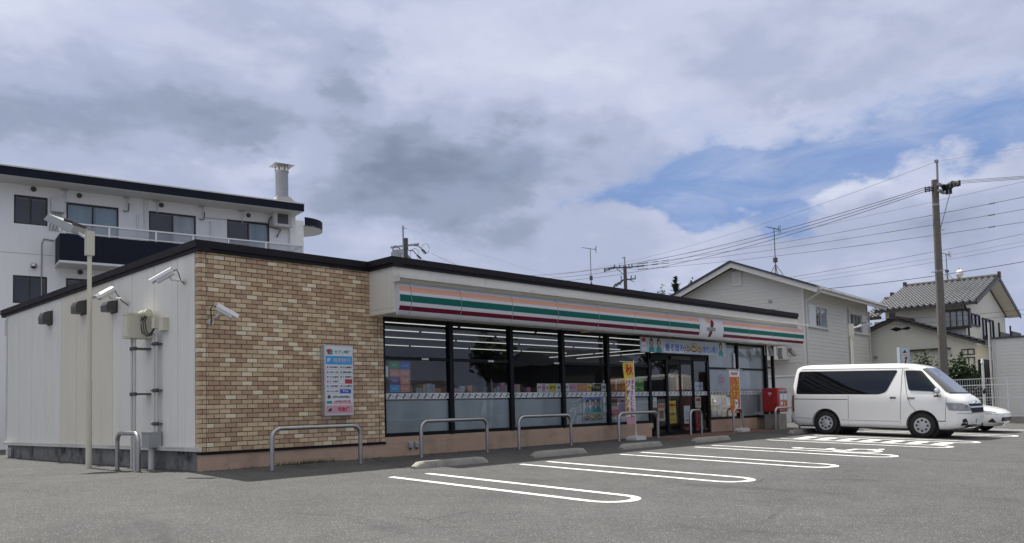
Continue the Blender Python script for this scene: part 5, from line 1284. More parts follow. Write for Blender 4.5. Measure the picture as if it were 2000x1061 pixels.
b = MB(); b.tube([(.72, -.03, 7.35), (.40, -.03, 7.38), (.34, -.03, 7.2), (.34, -.03, 4.2)], .02, 8); b.tube([(5.8, -.02, 8.78), (8.4, -.02, 8.86)], .012, 6); b.build('conduit', 'grey', apt, smooth=50)
b = MB(); b.box((8.50, -.42, 8.74), (9.22, -.06, 9.26)); ac = b.build('air_conditioner', 'offwhite', apt)
b = MB(); b.box((8.66, -.44, 8.80), (9.10, -.42, 9.20)); b.build('fan_grille', 'dgrey', ac)
b = MB(); b.box((8.56, -.46, 8.70), (8.62, .0, 9.27)); b.box((9.18, -.46, 8.70), (9.24, 0, 9.27)); b.box((8.5, -.46, 8.69), (9.26, 0, 8.73)); b.build('hanger', 'trim', ac)
b = MB(); b.tube([(8.5, -.2, 9.1), (8.40, -.1, 8.95), (8.42, -.05, 8.7), (8.9, -.1, 8.62), (8.75, -.03, 8.3)], .025, 8); b.build('pipe', 'dgrey', ac, smooth=60)
b = MB(); b.lathe([(.11, 0), (.11, .03), (.09, .10), (0, .14)], (.10, -.10, 6.36), 'z', 14); b.build('dome_camera', 'alu', apt, smooth=50)
# roof flue
FY = .0; FZ = 9.42
b = MB(); b.lathe([(.26, .55), (.26, 1.62), (.285, 1.64), (.285, 1.70), (.26, 1.70)], (9.0, FY, FZ), 'z', 24); flue = b.build('chimney', 'galv', apt, smooth=40)
b = MB(); bb = [(-.75, -.7, 0.0), (.72, -.7, 0.0), (.72, .75, 0.0), (-.75, .75, 0.0), (-.24, -.24, .60), (.24, -.24, .60), (.24, .24, .60), (-.24, .24, .60)]
b.add([(x + 9.0, y + FY, z + FZ) for x, y, z in bb], [(0, 1, 5, 4), (1, 2, 6, 5), (2, 3, 7, 6), (3, 0, 4, 7), (4, 5, 6, 7), (0, 3, 2, 1)]); b.build('flue_base', 'grey', flue)
b = MB(); b.add([(9.0 + x, FY + y, FZ + z) for x, y, z in ((-.42, -.42, 1.92), (.42, -.42, 1.92), (.42, .42, 1.92), (-.42, .42, 1.92), (0, 0, 2.05))], [(0, 1, 4), (1, 2, 4), (2, 3, 4), (3, 0, 4), (3, 2, 1, 0)])
for x, y in ((-.2, -.2), (.2, -.2), (.2, .2), (-.2, .2), (0, -.27), (0, .27)): b.cyl((9.0 + x, FY + y, FZ + 1.68), (9.0 + x, FY + y, FZ + 1.93), .018)
b.build('flue_cap', 'galv', flue)
# round stair canopy
b = MB(); b.box((9.575, .55, -.2), (10.13, 4.5, 9.25)); b.build('stair_wall', 'apt', apt); b = MB(); N = 28; cx, cy, r = 10.14, 1.65, 1.2
prof = [(cx + r * math.sin(math.pi * k / N), cy - r * math.cos(math.pi * k / N)) for k in range(N + 1)]
b.prism(prof, lambda u, v, d: (u, v, d), 9.03, 9.07); b.build('round_canopy', 'soffit', apt)
b = MB()
for k in range(N):
    (x0, y0), (x1, y1) = prof[k], prof[k + 1]; b.sheet([(x0, y0, 9.02), (x1, y1, 9.02), (x1, y1, 9.41), (x0, y0, 9.41)])
b.build('round_canopy_edge', 'navy', apt, smooth=60)

# ---- beige house
bh = local('beige_house', 'two storey beige sided house with shallow gable behind the van', 'house', (28.04, 2.52), math.atan2(.09, 1.0))
GW, HW = 6.12, 5.98; AP = 7.22
wR = [(.50, 3.02, 4.22, 5.20), (6.35, 9.05, 4.28, 5.24)]
b = wall_holes(0, 9.2, -.2, HW, wR, lambda b, a, c, d, e: b.box((a, .03, d), (c, .15, e)), .1); b.build('side_wall', 'siding', bh)
b = MB(); b.prism([(0.15, -.2), (GW, -.2), (GW, HW), (GW / 2, AP), (0.15, HW + .05)], lambda u, v, d: (d, u, v), .03, .15); b.box((9.05, .15, -.2), (9.17, GW, HW)); b.box((.15, GW - .1, -.2), (9.05, GW, HW)); b.build('gable_wall', 'siding', bh)
nb = 36; bhh = (HW + .2) / nb
for k in range(nb):      # lap boards on the long side
    z = -.2 + k * bhh
    spans = [(0.02, 9.18)]
    for x0, x1, za, zb_ in wR:
        if z + bhh > za - .04 and z < zb_ + .04:
            spans = [q for a, c in spans for q in ((a, min(c, x0)), (max(a, x1), c)) if q[1] - q[0] > .05]
    for a, c in spans:
        b = MB(); b.add([(a, .03, z), (c, .03, z), (c, .03, z + bhh), (a, .03, z + bhh), (a, .006, z + .004), (c, .006, z + .004), (c, .014, z + bhh), (a, .014, z + bhh)], [(4, 5, 6, 7), (0, 1, 5, 4), (3, 7, 6, 2), (0, 4, 7, 3), (1, 2, 6, 5)]); b.build('siding_board', 'siding', bh)
for k in range(int((AP - 2.6) / bhh)):
    z = 2.6 + k * bhh
    def ext(zz):
        if zz <= HW: return (0.0, GW)
        t = (zz - HW) / (AP - HW); return (GW / 2 * t, GW - GW / 2 * t)
    (a0, a1), (c0, c1) = ext(z), ext(min(AP, z + bhh))
    if c1 - c0 < .1: continue
    b = MB(); b.add([(.03, a0, z), (.03, a1, z), (.03, c1, z + bhh), (.03, c0, z + bhh), (.006, a0, z + .004), (.006, a1, z + .004), (.014, c1, z + bhh), (.014, c0, z + bhh)], [(4, 7, 6, 5), (0, 4, 5, 1), (3, 2, 6, 7)]); b.build('siding_board', 'siding', bh)
b = MB(); b.box((-.02, -.02, -.2), (.05, .03, HW)); b.box((9.14, -.02, -.2), (9.2, .03, HW)); b.build_each('corner_board', 'house_trim', bh)
# roof
ov = .80; sl = (AP - HW) / (GW / 2)
def roofz(y): return AP + .14 - abs(y - GW / 2) * sl
ys_ = (-ov, GW / 2, GW + ov)
b = MB()
for ya, yb_ in ((-ov, GW / 2), (GW / 2, GW + ov)):
    za, zb2 = roofz(ya), roofz(yb_); vs = [(-.66, ya, za), (9.82, ya, za), (9.82, yb_, zb2), (-.66, yb_, zb2)]
    b.add([(x, y, z + .05) for x, y, z in vs] + [(x, y, z - .04) for x, y, z in vs], [(0, 1, 2, 3), (7, 6, 5, 4), (0, 4, 5, 1), (1, 5, 6, 2), (2, 6, 7, 3), (3, 7, 4, 0)])
rf_ = b.build('roof', 'roof_slate', bh)
b = MB()
for x in (-.58, 9.74):
    for ya, yb_ in ((-ov, GW / 2), (GW + ov, GW / 2)):
        za, zb2 = roofz(ya) - .03, roofz(yb_) - .03
        b.add([(x, ya, za), (x + .04, ya, za), (x + .04, yb_, zb2), (x, yb_, zb2), (x, ya, za - .24), (x + .04, ya, za - .24), (x + .04, yb_, zb2 - .24), (x, yb_, zb2 - .24)], [(0, 1, 2, 3), (7, 6, 5, 4), (0, 4, 5, 1), (1, 5, 6, 2), (2, 6, 7, 3), (3, 7, 4, 0)])
b.build_each('barge_board', 'house_trim', rf_)
b = MB(); b.box((-.52, -ov - .0, roofz(-ov) - .22), (9.72, -ov + .03, roofz(-ov) - .03)); b.add([(-.52, -ov, roofz(-ov) - .20), (9.72, -ov, roofz(-ov) - .20), (9.72, .03, HW - .05), (-.52, .03, HW - .05)], [(0, 1, 2, 3)]); b.build('eaves', 'house_trim', rf_)
b = MB(); 
for k in range(10): pass
b.tube([(-.5, -ov - .06, roofz(-ov) - .06), (9.72, -ov - .06, roofz(-ov) - .06)], .055, 10); b.box((-.5, -ov - .13, roofz(-ov) - .14), (-.22, -ov + .0, roofz(-ov) - .0)); b.build('gutter', 'trim', bh, smooth=40)
b = MB(); b.tube([(-.3, -ov - .05, roofz(-ov) - .12), (-.28, -ov - .02, roofz(-ov) - .26), (.10, -.08, 5.28), (.12, -.07, 5.1), (.12, -.07, -.2)], .045, 10); b.tube([(6.0, -.06, 5.45), (6.0, -.06, -.2)], .05, 10); b.tube([(9.22, -.06, 5.5), (9.22, -.06, -.2)], .04, 10); b.build_each('downpipe', 'trim', bh, smooth=50)
hwin(bh, 1.36, 3.0, 4.26, 5.18, .03, 'alu', 2, 'curtain_white', cshare=(.35, 1)); hwin(bh, 6.38, 8.1, 4.32, 5.22, .03, 'alu', 3, 'curtain_white', cshare=(.3, .6))
b = MB(); b.box((.50, -.06, 4.22), (1.36, .12, 5.21)); b.box((8.1, -.06, 4.24), (9.05, .12, 5.26)); b.build_each('shutter_box', 'white', bh)
b = MB(); b.box((.46, -.10, 4.17), (3.06, .03, 4.23)); b.box((1.36, -.05, 5.18), (3.04, .03, 5.25)); b.box((6.3, -.10, 4.23), (9.1, .03, 4.29)); b.box((6.33, -.05, 5.22), (8.1, .03, 5.29)); b.build_each('window_trim', 'house_trim', bh)
b = MB(); b.box((-.06, 2.80, 6.30), (.0, 3.26, 6.98)); lv = b.build('gable_vent', 'house_trim', bh)
for k in range(10):
    b = MB(); z = 6.35 + .058 * k; b.add([(-.062, 2.85, z), (-.062, 3.21, z), (-.085, 3.21, z + .045), (-.085, 2.85, z + .045)], [(0, 1, 2, 3)]); b.build('louvre', 'house_trim', lv)
b = MB(); b.lathe([(.08, 0), (.08, -.05), (0, -.06)], (-.0, 1.5, 5.42), 'x', 14); b.build('wall_vent', 'grey', bh)
hwin(bh, 1.2, 2.25, 4.2, 5.12, .0, 'house_trim', 2, None, axis='y')
b = MB(); b.box((-.75, .75, 2.75), (.0, 2.4, 3.75)); b.box((-.8, .7, 3.72), (.0, 2.45, 3.8)); b.build('bay_box', 'siding', bh)
# antenna on its roof
def antenna(loc, h, label, legs=True, boom=1.0, ang=0.0, stub=0):
    t = thing('tv_antenna', label, 'antenna', loc, ang)
    b = MB(); b.cyl((0, 0, -stub), (0, 0, h), .022, .018, 8)
    if legs:
        for k in range(4): a = math.pi / 4 + math.pi / 2 * k; b.tube([(0, 0, h * .22), (.33 * math.cos(a), .33 * math.sin(a), -.08)], .014, 6)
        b.box((-.08, -.06, h * .26), (.08, .06, h * .36))
    b.build('mast', 'dgrey', t)
    b = MB(); z = h - .04; b.tube([(-boom * .62, 0, z + .10), (boom * .42, 0, z - .02)], .014, 6)
    for k in range(12): x = -boom * .6 + boom * .95 * k / 11; ll = .05 + .05 * k / 11; zz = z + .10 - .12 * (x + boom * .62) / (boom * 1.04); b.tube([(x, -ll, zz), (x, ll, zz)], .007, 5)
    for s in (-1, 1): b.tube([(boom * .40, 0, z - .02), (boom * .44, s * .10, z + .18 * s)], .009, 5)
    for y in (-.1, 0, .1): b.tube([(boom * .44, y, z - .20), (boom * .44, y, z + .18)], .007, 5)
    b.build('boom', 'dgrey', t)
antenna((27.95 + .1, 3.75, 6.62), 2.1, 'television antenna standing on the ridge slope of the beige house', True, .62, -.6)

# ---- cream house with tiled roof
th_ = local('tiled_house', 'cream two storey house with grey tiled roof beyond the leaning pole', 'house', (40.93, -.98), math.atan2(-1, .05))
b = MB(); b.add([(-.64, -.55, 5.72), (.02, -.55, 5.72), (.02, 5.0, 7.50), (-.64, 5.0, 7.50), (.02, 10.45, 5.72), (-.64, 10.45, 5.72)], [(0, 1, 2, 3), (3, 2, 4, 5)]); b.build('verge_soffit', 'stucco', th_)
# local x: along the facade towards the road (right in view), local y: away from viewer
GD = 10.0; EZ = 5.80; RZ = 7.62
wf = [(-1.62, -.42, 4.58, 5.46)]
b = wall_holes(-4.7, -.65, -.2, EZ + .05, wf, lambda b, a, c, d, e: b.box((a, 0, d), (c, .14, e)), .1); b.build('front_wall', 'stucco', th_)
b = MB(); b.prism([(.14, -.2), (GD - .4, -.2), (GD - .4, EZ), (GD / 2 - .2, RZ - .2), (.14, EZ)], lambda u, v, d: (d, u, v), -.79, -.65); b.build('gable_wall', 'stucco', th_)
b = MB(); b.box((-4.7, .14, -.2), (-4.56, GD - .5, EZ)); b.box((-5.55, .7, -.2), (-4.7, GD - 1, 5.3)); b.build('rear_wall', 'stucco', th_)
def tiled(t, x0, x1, ya, za, yb_, zb2, name='roof_tiles', cw=.30, rh=.33):
    """rows of curved pan tiles between eave (ya, za) and ridge (yb, zb)"""
    L = math.hypot(yb_ - ya, zb2 - za); nr = int(L / rh); ncol = int(abs(x1 - x0) / cw); b = MB(); W_ = 5
    dy, dz = (yb_ - ya) / L, (zb2 - za) / L; ny, nz = -dz, dy
    if nz < 0: ny, nz = -ny, -nz
    for r in range(nr):
        s0, s1 = L * r / nr, L * (r + 1) / nr + .03; vs = []
        for k in range(ncol * W_ + 1):
            x = x0 + (x1 - x0) * k / (ncol * W_); f = (k % W_) / W_; hh = .06 * math.cos(2 * math.pi * f) + .018 * math.cos(4 * math.pi * f)
            for s_, lift in ((s0, .085), (s1, .0)):
                vs.append((x, ya + dy * s_ + ny * (hh + lift), za + dz * s_ + nz * (hh + lift)))
            vs.append((x, ya + dy * s0 + ny * (hh - .01), za + dz * s0 + nz * (hh - .01)))
        n = ncol * W_
        b.add(vs, [(3 * k, 3 * k + 3, 3 * k + 4, 3 * k + 1) for k in range(n)] + [(3 * k + 2, 3 * k + 5, 3 * k + 3, 3 * k) for k in range(n)])
    o = b.build(name, 'roof_tile', t, smooth=60); o['kind'] = 'stuff'; return o
tiled(th_, -5.0, .05, -.62, EZ + .02, GD / 2, RZ + .05); tiled(th_, -5.0, .05, GD + .5, EZ + .02, GD / 2, RZ + .05)
tiled(th_, -5.85, -5.0, .1, EZ - .25, GD / 2 - 1.2, RZ - .75)
b = MB(); b.box((-5.05, -.66, EZ - .13), (.08, -.58, EZ + .0)); b.add([(-5.0, -.6, EZ - .04), (.05, -.6, EZ - .04), (.05, GD / 2, RZ - .04), (-5.0, GD / 2, RZ - .04), (.05, GD + .5, EZ - .04), (-5.0, GD + .5, EZ - .04)], [(0, 1, 2, 3), (3, 2, 4, 5)])
for ya, yb_ in ((-.66, GD / 2), (GD + .5, GD / 2)):
    for x in (.03, -5.06): b.add([(x, ya, EZ + .06), (x + .05, ya, EZ + .06), (x + .05, yb_, RZ + .12), (x, yb_, RZ + .12), (x, ya, EZ - .16), (x + .05, ya, EZ - .16), (x + .05, yb_, RZ - .12), (x, yb_, RZ - .12)], [(0, 1, 2, 3), (7, 6, 5, 4), (0, 4, 5, 1), (1, 5, 6, 2), (2, 6, 7, 3), (3, 7, 4, 0)])
b.box((-5.9, .02, EZ - .42), (-4.95, .1, EZ - .25)); b.build('eaves', 'ridge', th_)
b = MB(); b.tube([(-5.05, GD / 2, RZ + .12), (.12, GD / 2, RZ + .12)], .13, 10); b.box((-5.1, GD / 2 - .16, RZ), (-4.95, GD / 2 + .16, RZ + .34)); b.box((.02, GD / 2 - .16, RZ), (.14, GD / 2 + .16, RZ + .34)); b.tube([(-5.9, GD / 2 - 1.2, RZ - .66), (-5, GD / 2 - 1.2, RZ - .66)], .1, 8); b.box((-5.5, GD / 2 - 1.4, RZ - .7), (-5.35, GD / 2 - 1, RZ - .35)); b.build('ridge', 'ridge', th_)
b = MB(); b.box((-1.68, -.32, 4.50), (-.36, .0, 4.58)); b.box((-1.68, -.32, 5.46), (-.36, .0, 5.52)); b.box((-1.66, -.30, 4.58), (-1.62, 0, 5.46)); b.box((-.42, -.30, 4.58), (-.38, 0, 5.46)); b.build('bay_frame', 'brown_wood', th_)
hwin(th_, -1.62, -.42, 4.58, 5.46, -.28, 'brown_wood', 4, 'curtain_white', fw=.045)
def gw(y0, y1, z0, z1, nm='window'): return hwin(th_, 0, 1, 0, 1, 0) if False else None
def sidewin(t, y0, y1, z0, z1, x=-.65):
    b = MB(); b.box((x, y0, z0), (x + .08, y1, z0 + .06)); b.box((x, y0, z1 - .06), (x + .08, y1, z1)); n = 3
    for k in range(n + 1): yy = y0 + (y1 - y0 - .06) * k / n; b.box((x, yy, z0), (x + .08, yy + .06, z1))
    f = b.build('window', 'brown_wood', t); b = MB(); b.box((x + .01, y0 + .03, z0 + .03), (x + .03, y1 - .03, z1 - .03)); b.build('pane', 'van_glass', f)
sidewin(th_, .25, 2.9, 4.72, 5.38); sidewin(th_, 3.6, 6.2, 4.1, 5.3)
b = MB(); b.box((-.62, 3.0, 3.5), (.35, 9.2, 3.62)); b.box((.27, 3.0, 3.62), (.35, 5.4, 4.4)); b.box((.25, 6.1, 3.6), (.35, 8.6, 4.6))
for y in (3.0, 5.9): b.box((.25, y, 3.6), (.33, y + .08, 4.9))
b.build('balcony', 'brown_wood', th_)
b = MB(); b.tube([(-.55, -.5, EZ - .1), (-.5, -.1, EZ - .5), (-.5, -.08, 3.2)], .05, 8); b.build_each('downpipe', 'brown_wood', th_)
# single storey wing in front
wg = lambda u, v, d: (u, d, v)
b = MB(); b.prism([(-7.2, -.2), (.45, -.2), (.45, 3.55), (-3.26, 4.95), (-7.2, 3.45)], wg, -3.0, -2.86); b.box((.31, -2.86, -.2), (.45, -.0, 3.4)); wing = b.build('wing_wall', 'stucco', th_)
def slope(b, xa, za, xb, zb2, y0, y1, tk=.12): b.add([(xa, y0, za), (xb, y0, zb2), (xb, y1, zb2), (xa, y1, za), (xa, y0, za - tk), (xb, y0, zb2 - tk), (xb, y1, zb2 - tk), (xa, y1, za - tk)], [(0, 1, 2, 3), (7, 6, 5, 4), (0, 4, 5, 1), (1, 5, 6, 2), (2, 6, 7, 3), (3, 7, 4, 0)])
b = MB(); slope(b, -3.26, 5.07, .95, 3.47, -3.45, .0); slope(b, -7.5, 3.45, -3.26, 5.07, -3.45, 0); wr = b.build('wing_roof', 'ridge', th_)
for (xa, za, xb, zb2) in ((-3.26, 5.12, .95, 3.52), (-3.26, 5.12, -7.5, 3.5)):
    for k in range(14):
        f0, f1 = k / 14, (k + 1) / 14; b = MB(); p0, p1 = (xa + (xb - xa) * f0, za + (zb2 - za) * f0), (xa + (xb - xa) * f1, za + (zb2 - za) * f1)
        b.add([(p0[0], -3.48, p0[1] - .02), (p1[0], -3.48, p1[1] + .03), (p1[0], -.02, p1[1] + .03), (p0[0], -.02, p0[1] - .02), (p1[0], -3.48, p1[1] - .06), (p1[0], -.02, p1[1] - .06)], [(0, 1, 2, 3), (1, 4, 5, 2)]); b.build('tile_course', 'ridge', wr)
b = MB(); b.tube([(-3.26, -3.5, 5.16), (-3.26, 0, 5.16)], .11, 10); b.box((-3.4, -3.55, 5.0), (-3.12, -3.42, 5.35)); b.build('wing_ridge', 'ridge', wr)
b = MB(); b.sheet([(-3.56, -3.004, 4.52), (-3.26, -3.004, 4.62), (-2.96, -3.004, 4.52), (-2.66, -3.004, 4.60), (-2.52, -3.004, 4.50), (-2.7, -3.004, 4.42), (-2.96, -3.004, 4.46), (-3.26, -3.004, 4.38)]); b.build('gable_mark', 'dark', th_)
b = MB(); b.box((-2.7, -3.35, 3.30), (-.7, -3.0, 3.37)); b.build('window_hood', 'brown_wood', th_)
hwin(th_, -2.64, -.85, 2.72, 3.22, -3.0, 'house_trim', 3, None, fw=.05, dep=.02); hwin(th_, -2.64, -.85, .9, 2.66, -3.0, 'house_trim', 2, None, fw=.05, dep=.02)
hwin(th_, -.24, .36, 2.95, 3.25, -3.0, 'brown_wood', 2, None, dep=.02); hwin(th_, -.2, .36, .6, 2.85, -3.0, 'brown_wood', 2, 'curtain_white', dep=.02, cshare=(.1, .5))
b = MB(); b.lathe([(.10, 0), (.10, -.05), (0, -.06)], (-4.35, -3.0, 3.1), 'y', 12); b.build('wall_vent', 'grey', th_)
b = MB(); b.box((.47, -2.9, -.2), (.75, .2, 2.7)); b.build('dark_lean_to', 'dark', th_)
antenna((42.93, 1.05, 7.48), 1.42, 'television antenna on the tiled roof just right of the pole', True, .5, -.7)
t = thing('satellite_dish', 'small white satellite dish on the tiled roof ridge', 'satellite dish', (43.3, .52, 7.45), -.3)
b = MB(); b.lathe([(0, .0), (.12, .02), (.2, .06), (.24, .10), (.235, .105), (.19, .07), (0, .02)], (-.1, 0, .3), 'x', 20); b.build('dish', 'offwhite', t, smooth=50)
b = MB(); b.cyl((0, 0, -.1), (0, 0, .6), .025); b.tube([(0, 0, .15), (.2, .1, -.1)], .02, 6); b.tube([(0, 0, .15), (-.1, .25, -.1)], .02, 6); b.tube([(-.08, 0, .12), (-.36, 0, .28)], .012, 6); b.build('dish_mount', 'dgrey', t)

# ---- grey sided shed at the right edge
sh = local('sided_annex', 'plain grey sided building with dark roof edge at the right end', 'building', (35.94, -2.76), math.atan2(-1, .05))
b = MB(); b.box((.0, .02, -.2), (7, 5, 3.52)); b.build('wall', 'panel', sh)
nb = 24
for k in range(nb):
    z = -.2 + 3.72 * k / nb; hh = 3.72 / nb; b = MB()
    b.add([(0.0, .02, z), (7, .02, z), (7, .02, z + hh), (0, .02, z + hh), (0, .006, z + .003), (7, .006, z + .003), (7, .012, z + hh), (0, .012, z + hh)], [(4, 5, 6, 7), (0, 1, 5, 4), (0, 4, 7, 3)]); b.build('siding_board', 'panel', sh)
b = MB(); b.box((-.06, -.06, 3.52), (7.1, 5.1, 3.60)); b.build('roof_edge', 'dgrey', sh)
b = MB(); b.tube([(-.06, -.06, -.2), (-.06, -.06, 4.3)], .045, 8); b.tube([(.12, -.05, -.2), (.12, -.05, 3.5)], .03, 8); b.build_each('downpipe', 'trim', sh, smooth=40)
t = thing('white_pipe_post', 'slim white post standing behind the mesh fence near the grey annex', 'post', (31.9, -3.42, 0))
b = MB(); b.cyl((0, 0, -.3), (0, 0, 2.36), .055, .05, 12); b.build('post', 'white', t, smooth=40); b = MB(); b.cyl((0, 0, 2.3), (0, 0, 2.5), .075, .03, 12); b.box((-.05, -.05, 1.5), (.08, .05, 1.56)); b.build('post_cap', 'white', t, smooth=40)

# ---- small roadside sign of the shop
t = thing('roadside_sign', 'narrow grey-blue sign with a striped numeral behind the van roof', 'sign', (28.0, -1.66, 0), math.atan2(-.70, .72) )
b = MB(); b.box((-.21, .0, -.2), (.21, .22, 2.96)); b.build('sign_body', 'p_pale', t)
b = MB(); b.box((-.12, -.008, 2.2), (.12, .0, 2.90)); fb = b.build('sign_face', 'sign_white', t)
b = MB(); b.sheet([(-.09, -.012, 2.72), (.09, -.012, 2.72), (.0, -.012, 2.86)]); b.build('emblem_part', 'green', fb)
b = MB(); rect(b, -.08, 2.6, .09, 2.66, -.012); b.build('emblem_part', 'orange', fb)
b = MB(); b.sheet([(-.07, -.013, 2.5), (.09, -.013, 2.5), (.09, -.013, 2.585), (.03, -.013, 2.30), (-.03, -.013, 2.30), (.02, -.013, 2.5)]); b.build('emblem_part', 'red', fb)
for k in range(3): b = MB(); rect(b, -.07, 2.22 + .03 * k, .07, 2.235 + .03 * k, -.012); b.build('sign_line', 'p_blue', fb)
# ================================================================== VEGETATION
def leaf_cloud(b, c, rx, ry, rz, n, s, seed=0, shell=.45):
    rg = random.Random(seed)
    for _ in range(n):
        while True:
            p = Vector((rg.uniform(-1, 1), rg.uniform(-1, 1), rg.uniform(-1, 1)))
            if shell < p.length < 1: break
        lump = .82 + .25 * math.sin(p.x * 5 + seed) * math.cos(p.y * 4 + p.z * 5)
        q = Vector((c[0] + p.x * rx * lump, c[1] + p.y * ry * lump, c[2] + p.z * rz * lump))
        a = rg.uniform(0, 6.28); t = rg.uniform(-.9, .9); u = Vector((math.cos(a), math.sin(a), t)).normalized() * s * rg.uniform(.6, 1.3); v = u.cross(Vector((rg.uniform(-1, 1), rg.uniform(-1, 1), 1))).normalized() * s * .45
        b.cur = rg.choice((0, 0, 1)); b.add([q - u, q + v, q + u, q - v], [(0, 1, 2, 3)])
def shrub(x, y, r, h, label, seed, n=900, s=.06, cat='bush', group='garden shrubs by the cream house', z0=0):
    t = thing('shrub', label, cat, (x, y, z0), 0, group)
    b = MB()
    for k in range(4): a = k * 1.6 + seed; leaf_cloud(b, (r * .45 * math.cos(a), r * .45 * math.sin(a), h * (.45 + .12 * (k % 3))), r * .75, r * .75, h * .5, n // 4, s, seed * 7 + k, .3)
    o = b.build('foliage', ['foliage', 'foliage_dark'], t); o['kind'] = 'stuff'
    b = MB()
    for k in range(4): a = k * 1.6 + seed; b.tube([(0, 0, -.1), (r * .3 * math.cos(a), r * .3 * math.sin(a), h * .35), (r * .5 * math.cos(a), r * .5 * math.sin(a), h * .7)], [.03, .02, .01], 5)
    b.build('stem', 'bark', t)
for i, (x, y, r, h, lab) in enumerate(((32.6, -.55, .8, 2.72, 'dark green shrub against the cream wing, nearest the beige house'), (33.0, -1.35, .7, 2.55, 'dark green shrub against the cream wing, beside the roadside sign'),
        (33.0, -2.15, .5, 2.6, 'bushy shrub directly right of the utility pole'), (33.3, -2.75, .42, 2.1, 'lower bushy shrub below the narrow wing window'))):
    shrub(x, y, r, h, lab, i + 1, 3600, .085)
def conifer(x, y, h, r, label, seed):
    t = thing('conifer_tree', label, 'tree', (x, y, 0)); rg = random.Random(seed)
    b = MB(); b.tube([(0, 0, -.2), (.05, 0, h * .5), (0, .03, h)], [.22, .13, .015], 8); b.build('trunk', 'bark', t, smooth=50)
    b = MB()
    for k in range(420):
        f = rg.random() ** .8; z = h * (.35 + .65 * f); rr = r * (1 - f) ** .85 * (.8 + .3 * math.sin(k * 1.7)) + .07; a = rg.uniform(0, 6.283); L = rr * rg.uniform(.7, 1.15); up = .30 + .5 * f
        for q in range(7):
            g_ = (q + .6) / 7; c = Vector((math.cos(a) * L * g_, math.sin(a) * L * g_, z + (up * g_ * g_ - .25 * g_) * L + rg.uniform(-.04, .04)))
            d = Vector((math.cos(a), math.sin(a), up * .6)).normalized() * .17; sd = Vector((-math.sin(a), math.cos(a), rg.uniform(-.8, .8))).normalized() * (.10 * (1.1 - g_) + .035)
            b.cur = rg.choice((0, 1, 1)); b.add([c - d * .6, c + sd, c + d, c - sd], [(0, 1, 2, 3)])
    o = b.build('crown', ['foliage', 'foliage_dark'], t); o['kind'] = 'stuff'
def broad(x, y, h, r, label, seed, s=.19, n=4200):
    t = thing('broadleaf_tree', label, 'tree', (x, y, 0))
    b = MB(); b.tube([(0, 0, -.2), (.1, .05, h * .4), (.0, .1, h * .75)], [.25, .17, .06], 8)
    for k in range(5): a = k * 1.3 + seed; b.tube([(.05, .05, h * .4), (r * .5 * math.cos(a), r * .5 * math.sin(a), h * .68)], [.10, .03], 6)
    b.build('trunk', 'bark', t, smooth=50); b = MB()
    for k in range(7): a = k * 2.4 + seed; q = .6 * r * (k % 3) / 2; leaf_cloud(b, (q * math.cos(a), q * math.sin(a), h * (.62 + .07 * (k % 4))), r * .5, r * .5, h * .2, n // 7, s, seed * 13 + k, .35)
    o = b.build('crown', ['foliage', 'foliage_dark'], t); o['kind'] = 'stuff'
b = MB(); rg = random.Random(4)
for _ in range(420):
    x = rg.choice((rg.uniform(.05, 4), rg.uniform(1.4, 2.6), rg.uniform(3, 12))); y = -.012 - abs(rg.gauss(0, .02)); h = rg.uniform(.015, .07) * (1.4 if 1.4 < x < 2.8 else .8); a = rg.uniform(0, 6.28); lx, ly = .03 * math.cos(a), -.03 * abs(math.sin(a)); z = zg(x, y) - .003
    b.cur = rg.choice((0, 1)); b.add([(x - .006, y, z), (x + .006, y, z), (x + lx, y + ly, z + h)], [(0, 1, 2)])
for _ in range(160):
    y = rg.uniform(.2, 11); x = .015 - abs(rg.gauss(0, .015)); h = rg.uniform(.01, .05); a = rg.uniform(-1.5, 1.5); z = zg(x, y) - .003
    b.cur = rg.choice((0, 1)); b.add([(x, y - .006, z), (x, y + .006, z), (x - .03 * math.cos(a), y + .03 * math.sin(a), z + h)], [(0, 1, 2)])
struct(b.build('weeds', ['foliage', 'foliage_dark']), 'stuff')
conifer(52.7, 25.45, 11.75, 1.9, 'pointed conifer rising behind the beige house gable', 3)
broad(51.9, 26.4, 10.9, 1.5, 'round dark tree left of the pointed conifer', 5); broad(53.6, 24.3, 11.4, 1.9, 'dark tree right of the pointed conifer, touching the gable', 8); broad(50.9, 27.3, 10.55, 1.1, 'small tree left of the round tree above the roof edge', 11)

# ================================================================== POLES AND WIRES
def insulator(b, p, q, r=.05):
    p, q = Vector(p), Vector(q); L = (q - p).length; n = 5; b.cyl(p, q, r * .35, None, 6)
    for k in range(n): c = p.lerp(q, (k + .5) / n); d = (q - p).normalized() * L / n * .3; b.cyl(c - d, c + d, r * (1 if k % 2 == 0 else .6), None, 8)
t = thing('utility_pole', 'tall leaning concrete utility pole in front of the tiled house', 'utility pole', (29.17, -2.70, 0), 0, None)
b = MB(); b.cyl((0, 0, -.3), (-.50, -.24, 9.60), .185, .125, 20); b.build('pole_shaft', 'wood_pole', t, smooth=40)
b = MB(); b.cyl((-.42, -.30, 8.75), (-.47, -.36, 10.38), .045, .045, 10); b.box((-.55, -.40, 10.3), (-.40, -.28, 10.4)); b.build('top_pin', 'galv', t, smooth=40)
b = MB()
for z in (9.05, 9.3): b.box((-.80, -.52, z), (-.1, -.40, z + .08))
b.tube([(-.38, -.75, 9.0), (-.36, -.30, 7.6)], .016, 6); b.build('cross_arm', 'galv', t)
b = MB()
for k in range(3):
    z = 9.32 - .07 * k; insulator(b, (-.40 + .05 * k, -.45, z), (-.70 - .05 * k, -1.25, z - .02), .06); insulator(b, (-.60, -.22, z), (-.62, .12, z + .01), .05)
    b.tube([(-.3, -.5, z), (-.45, -.9, z + .1), (-.6, -1.2, z)], .035, 6)
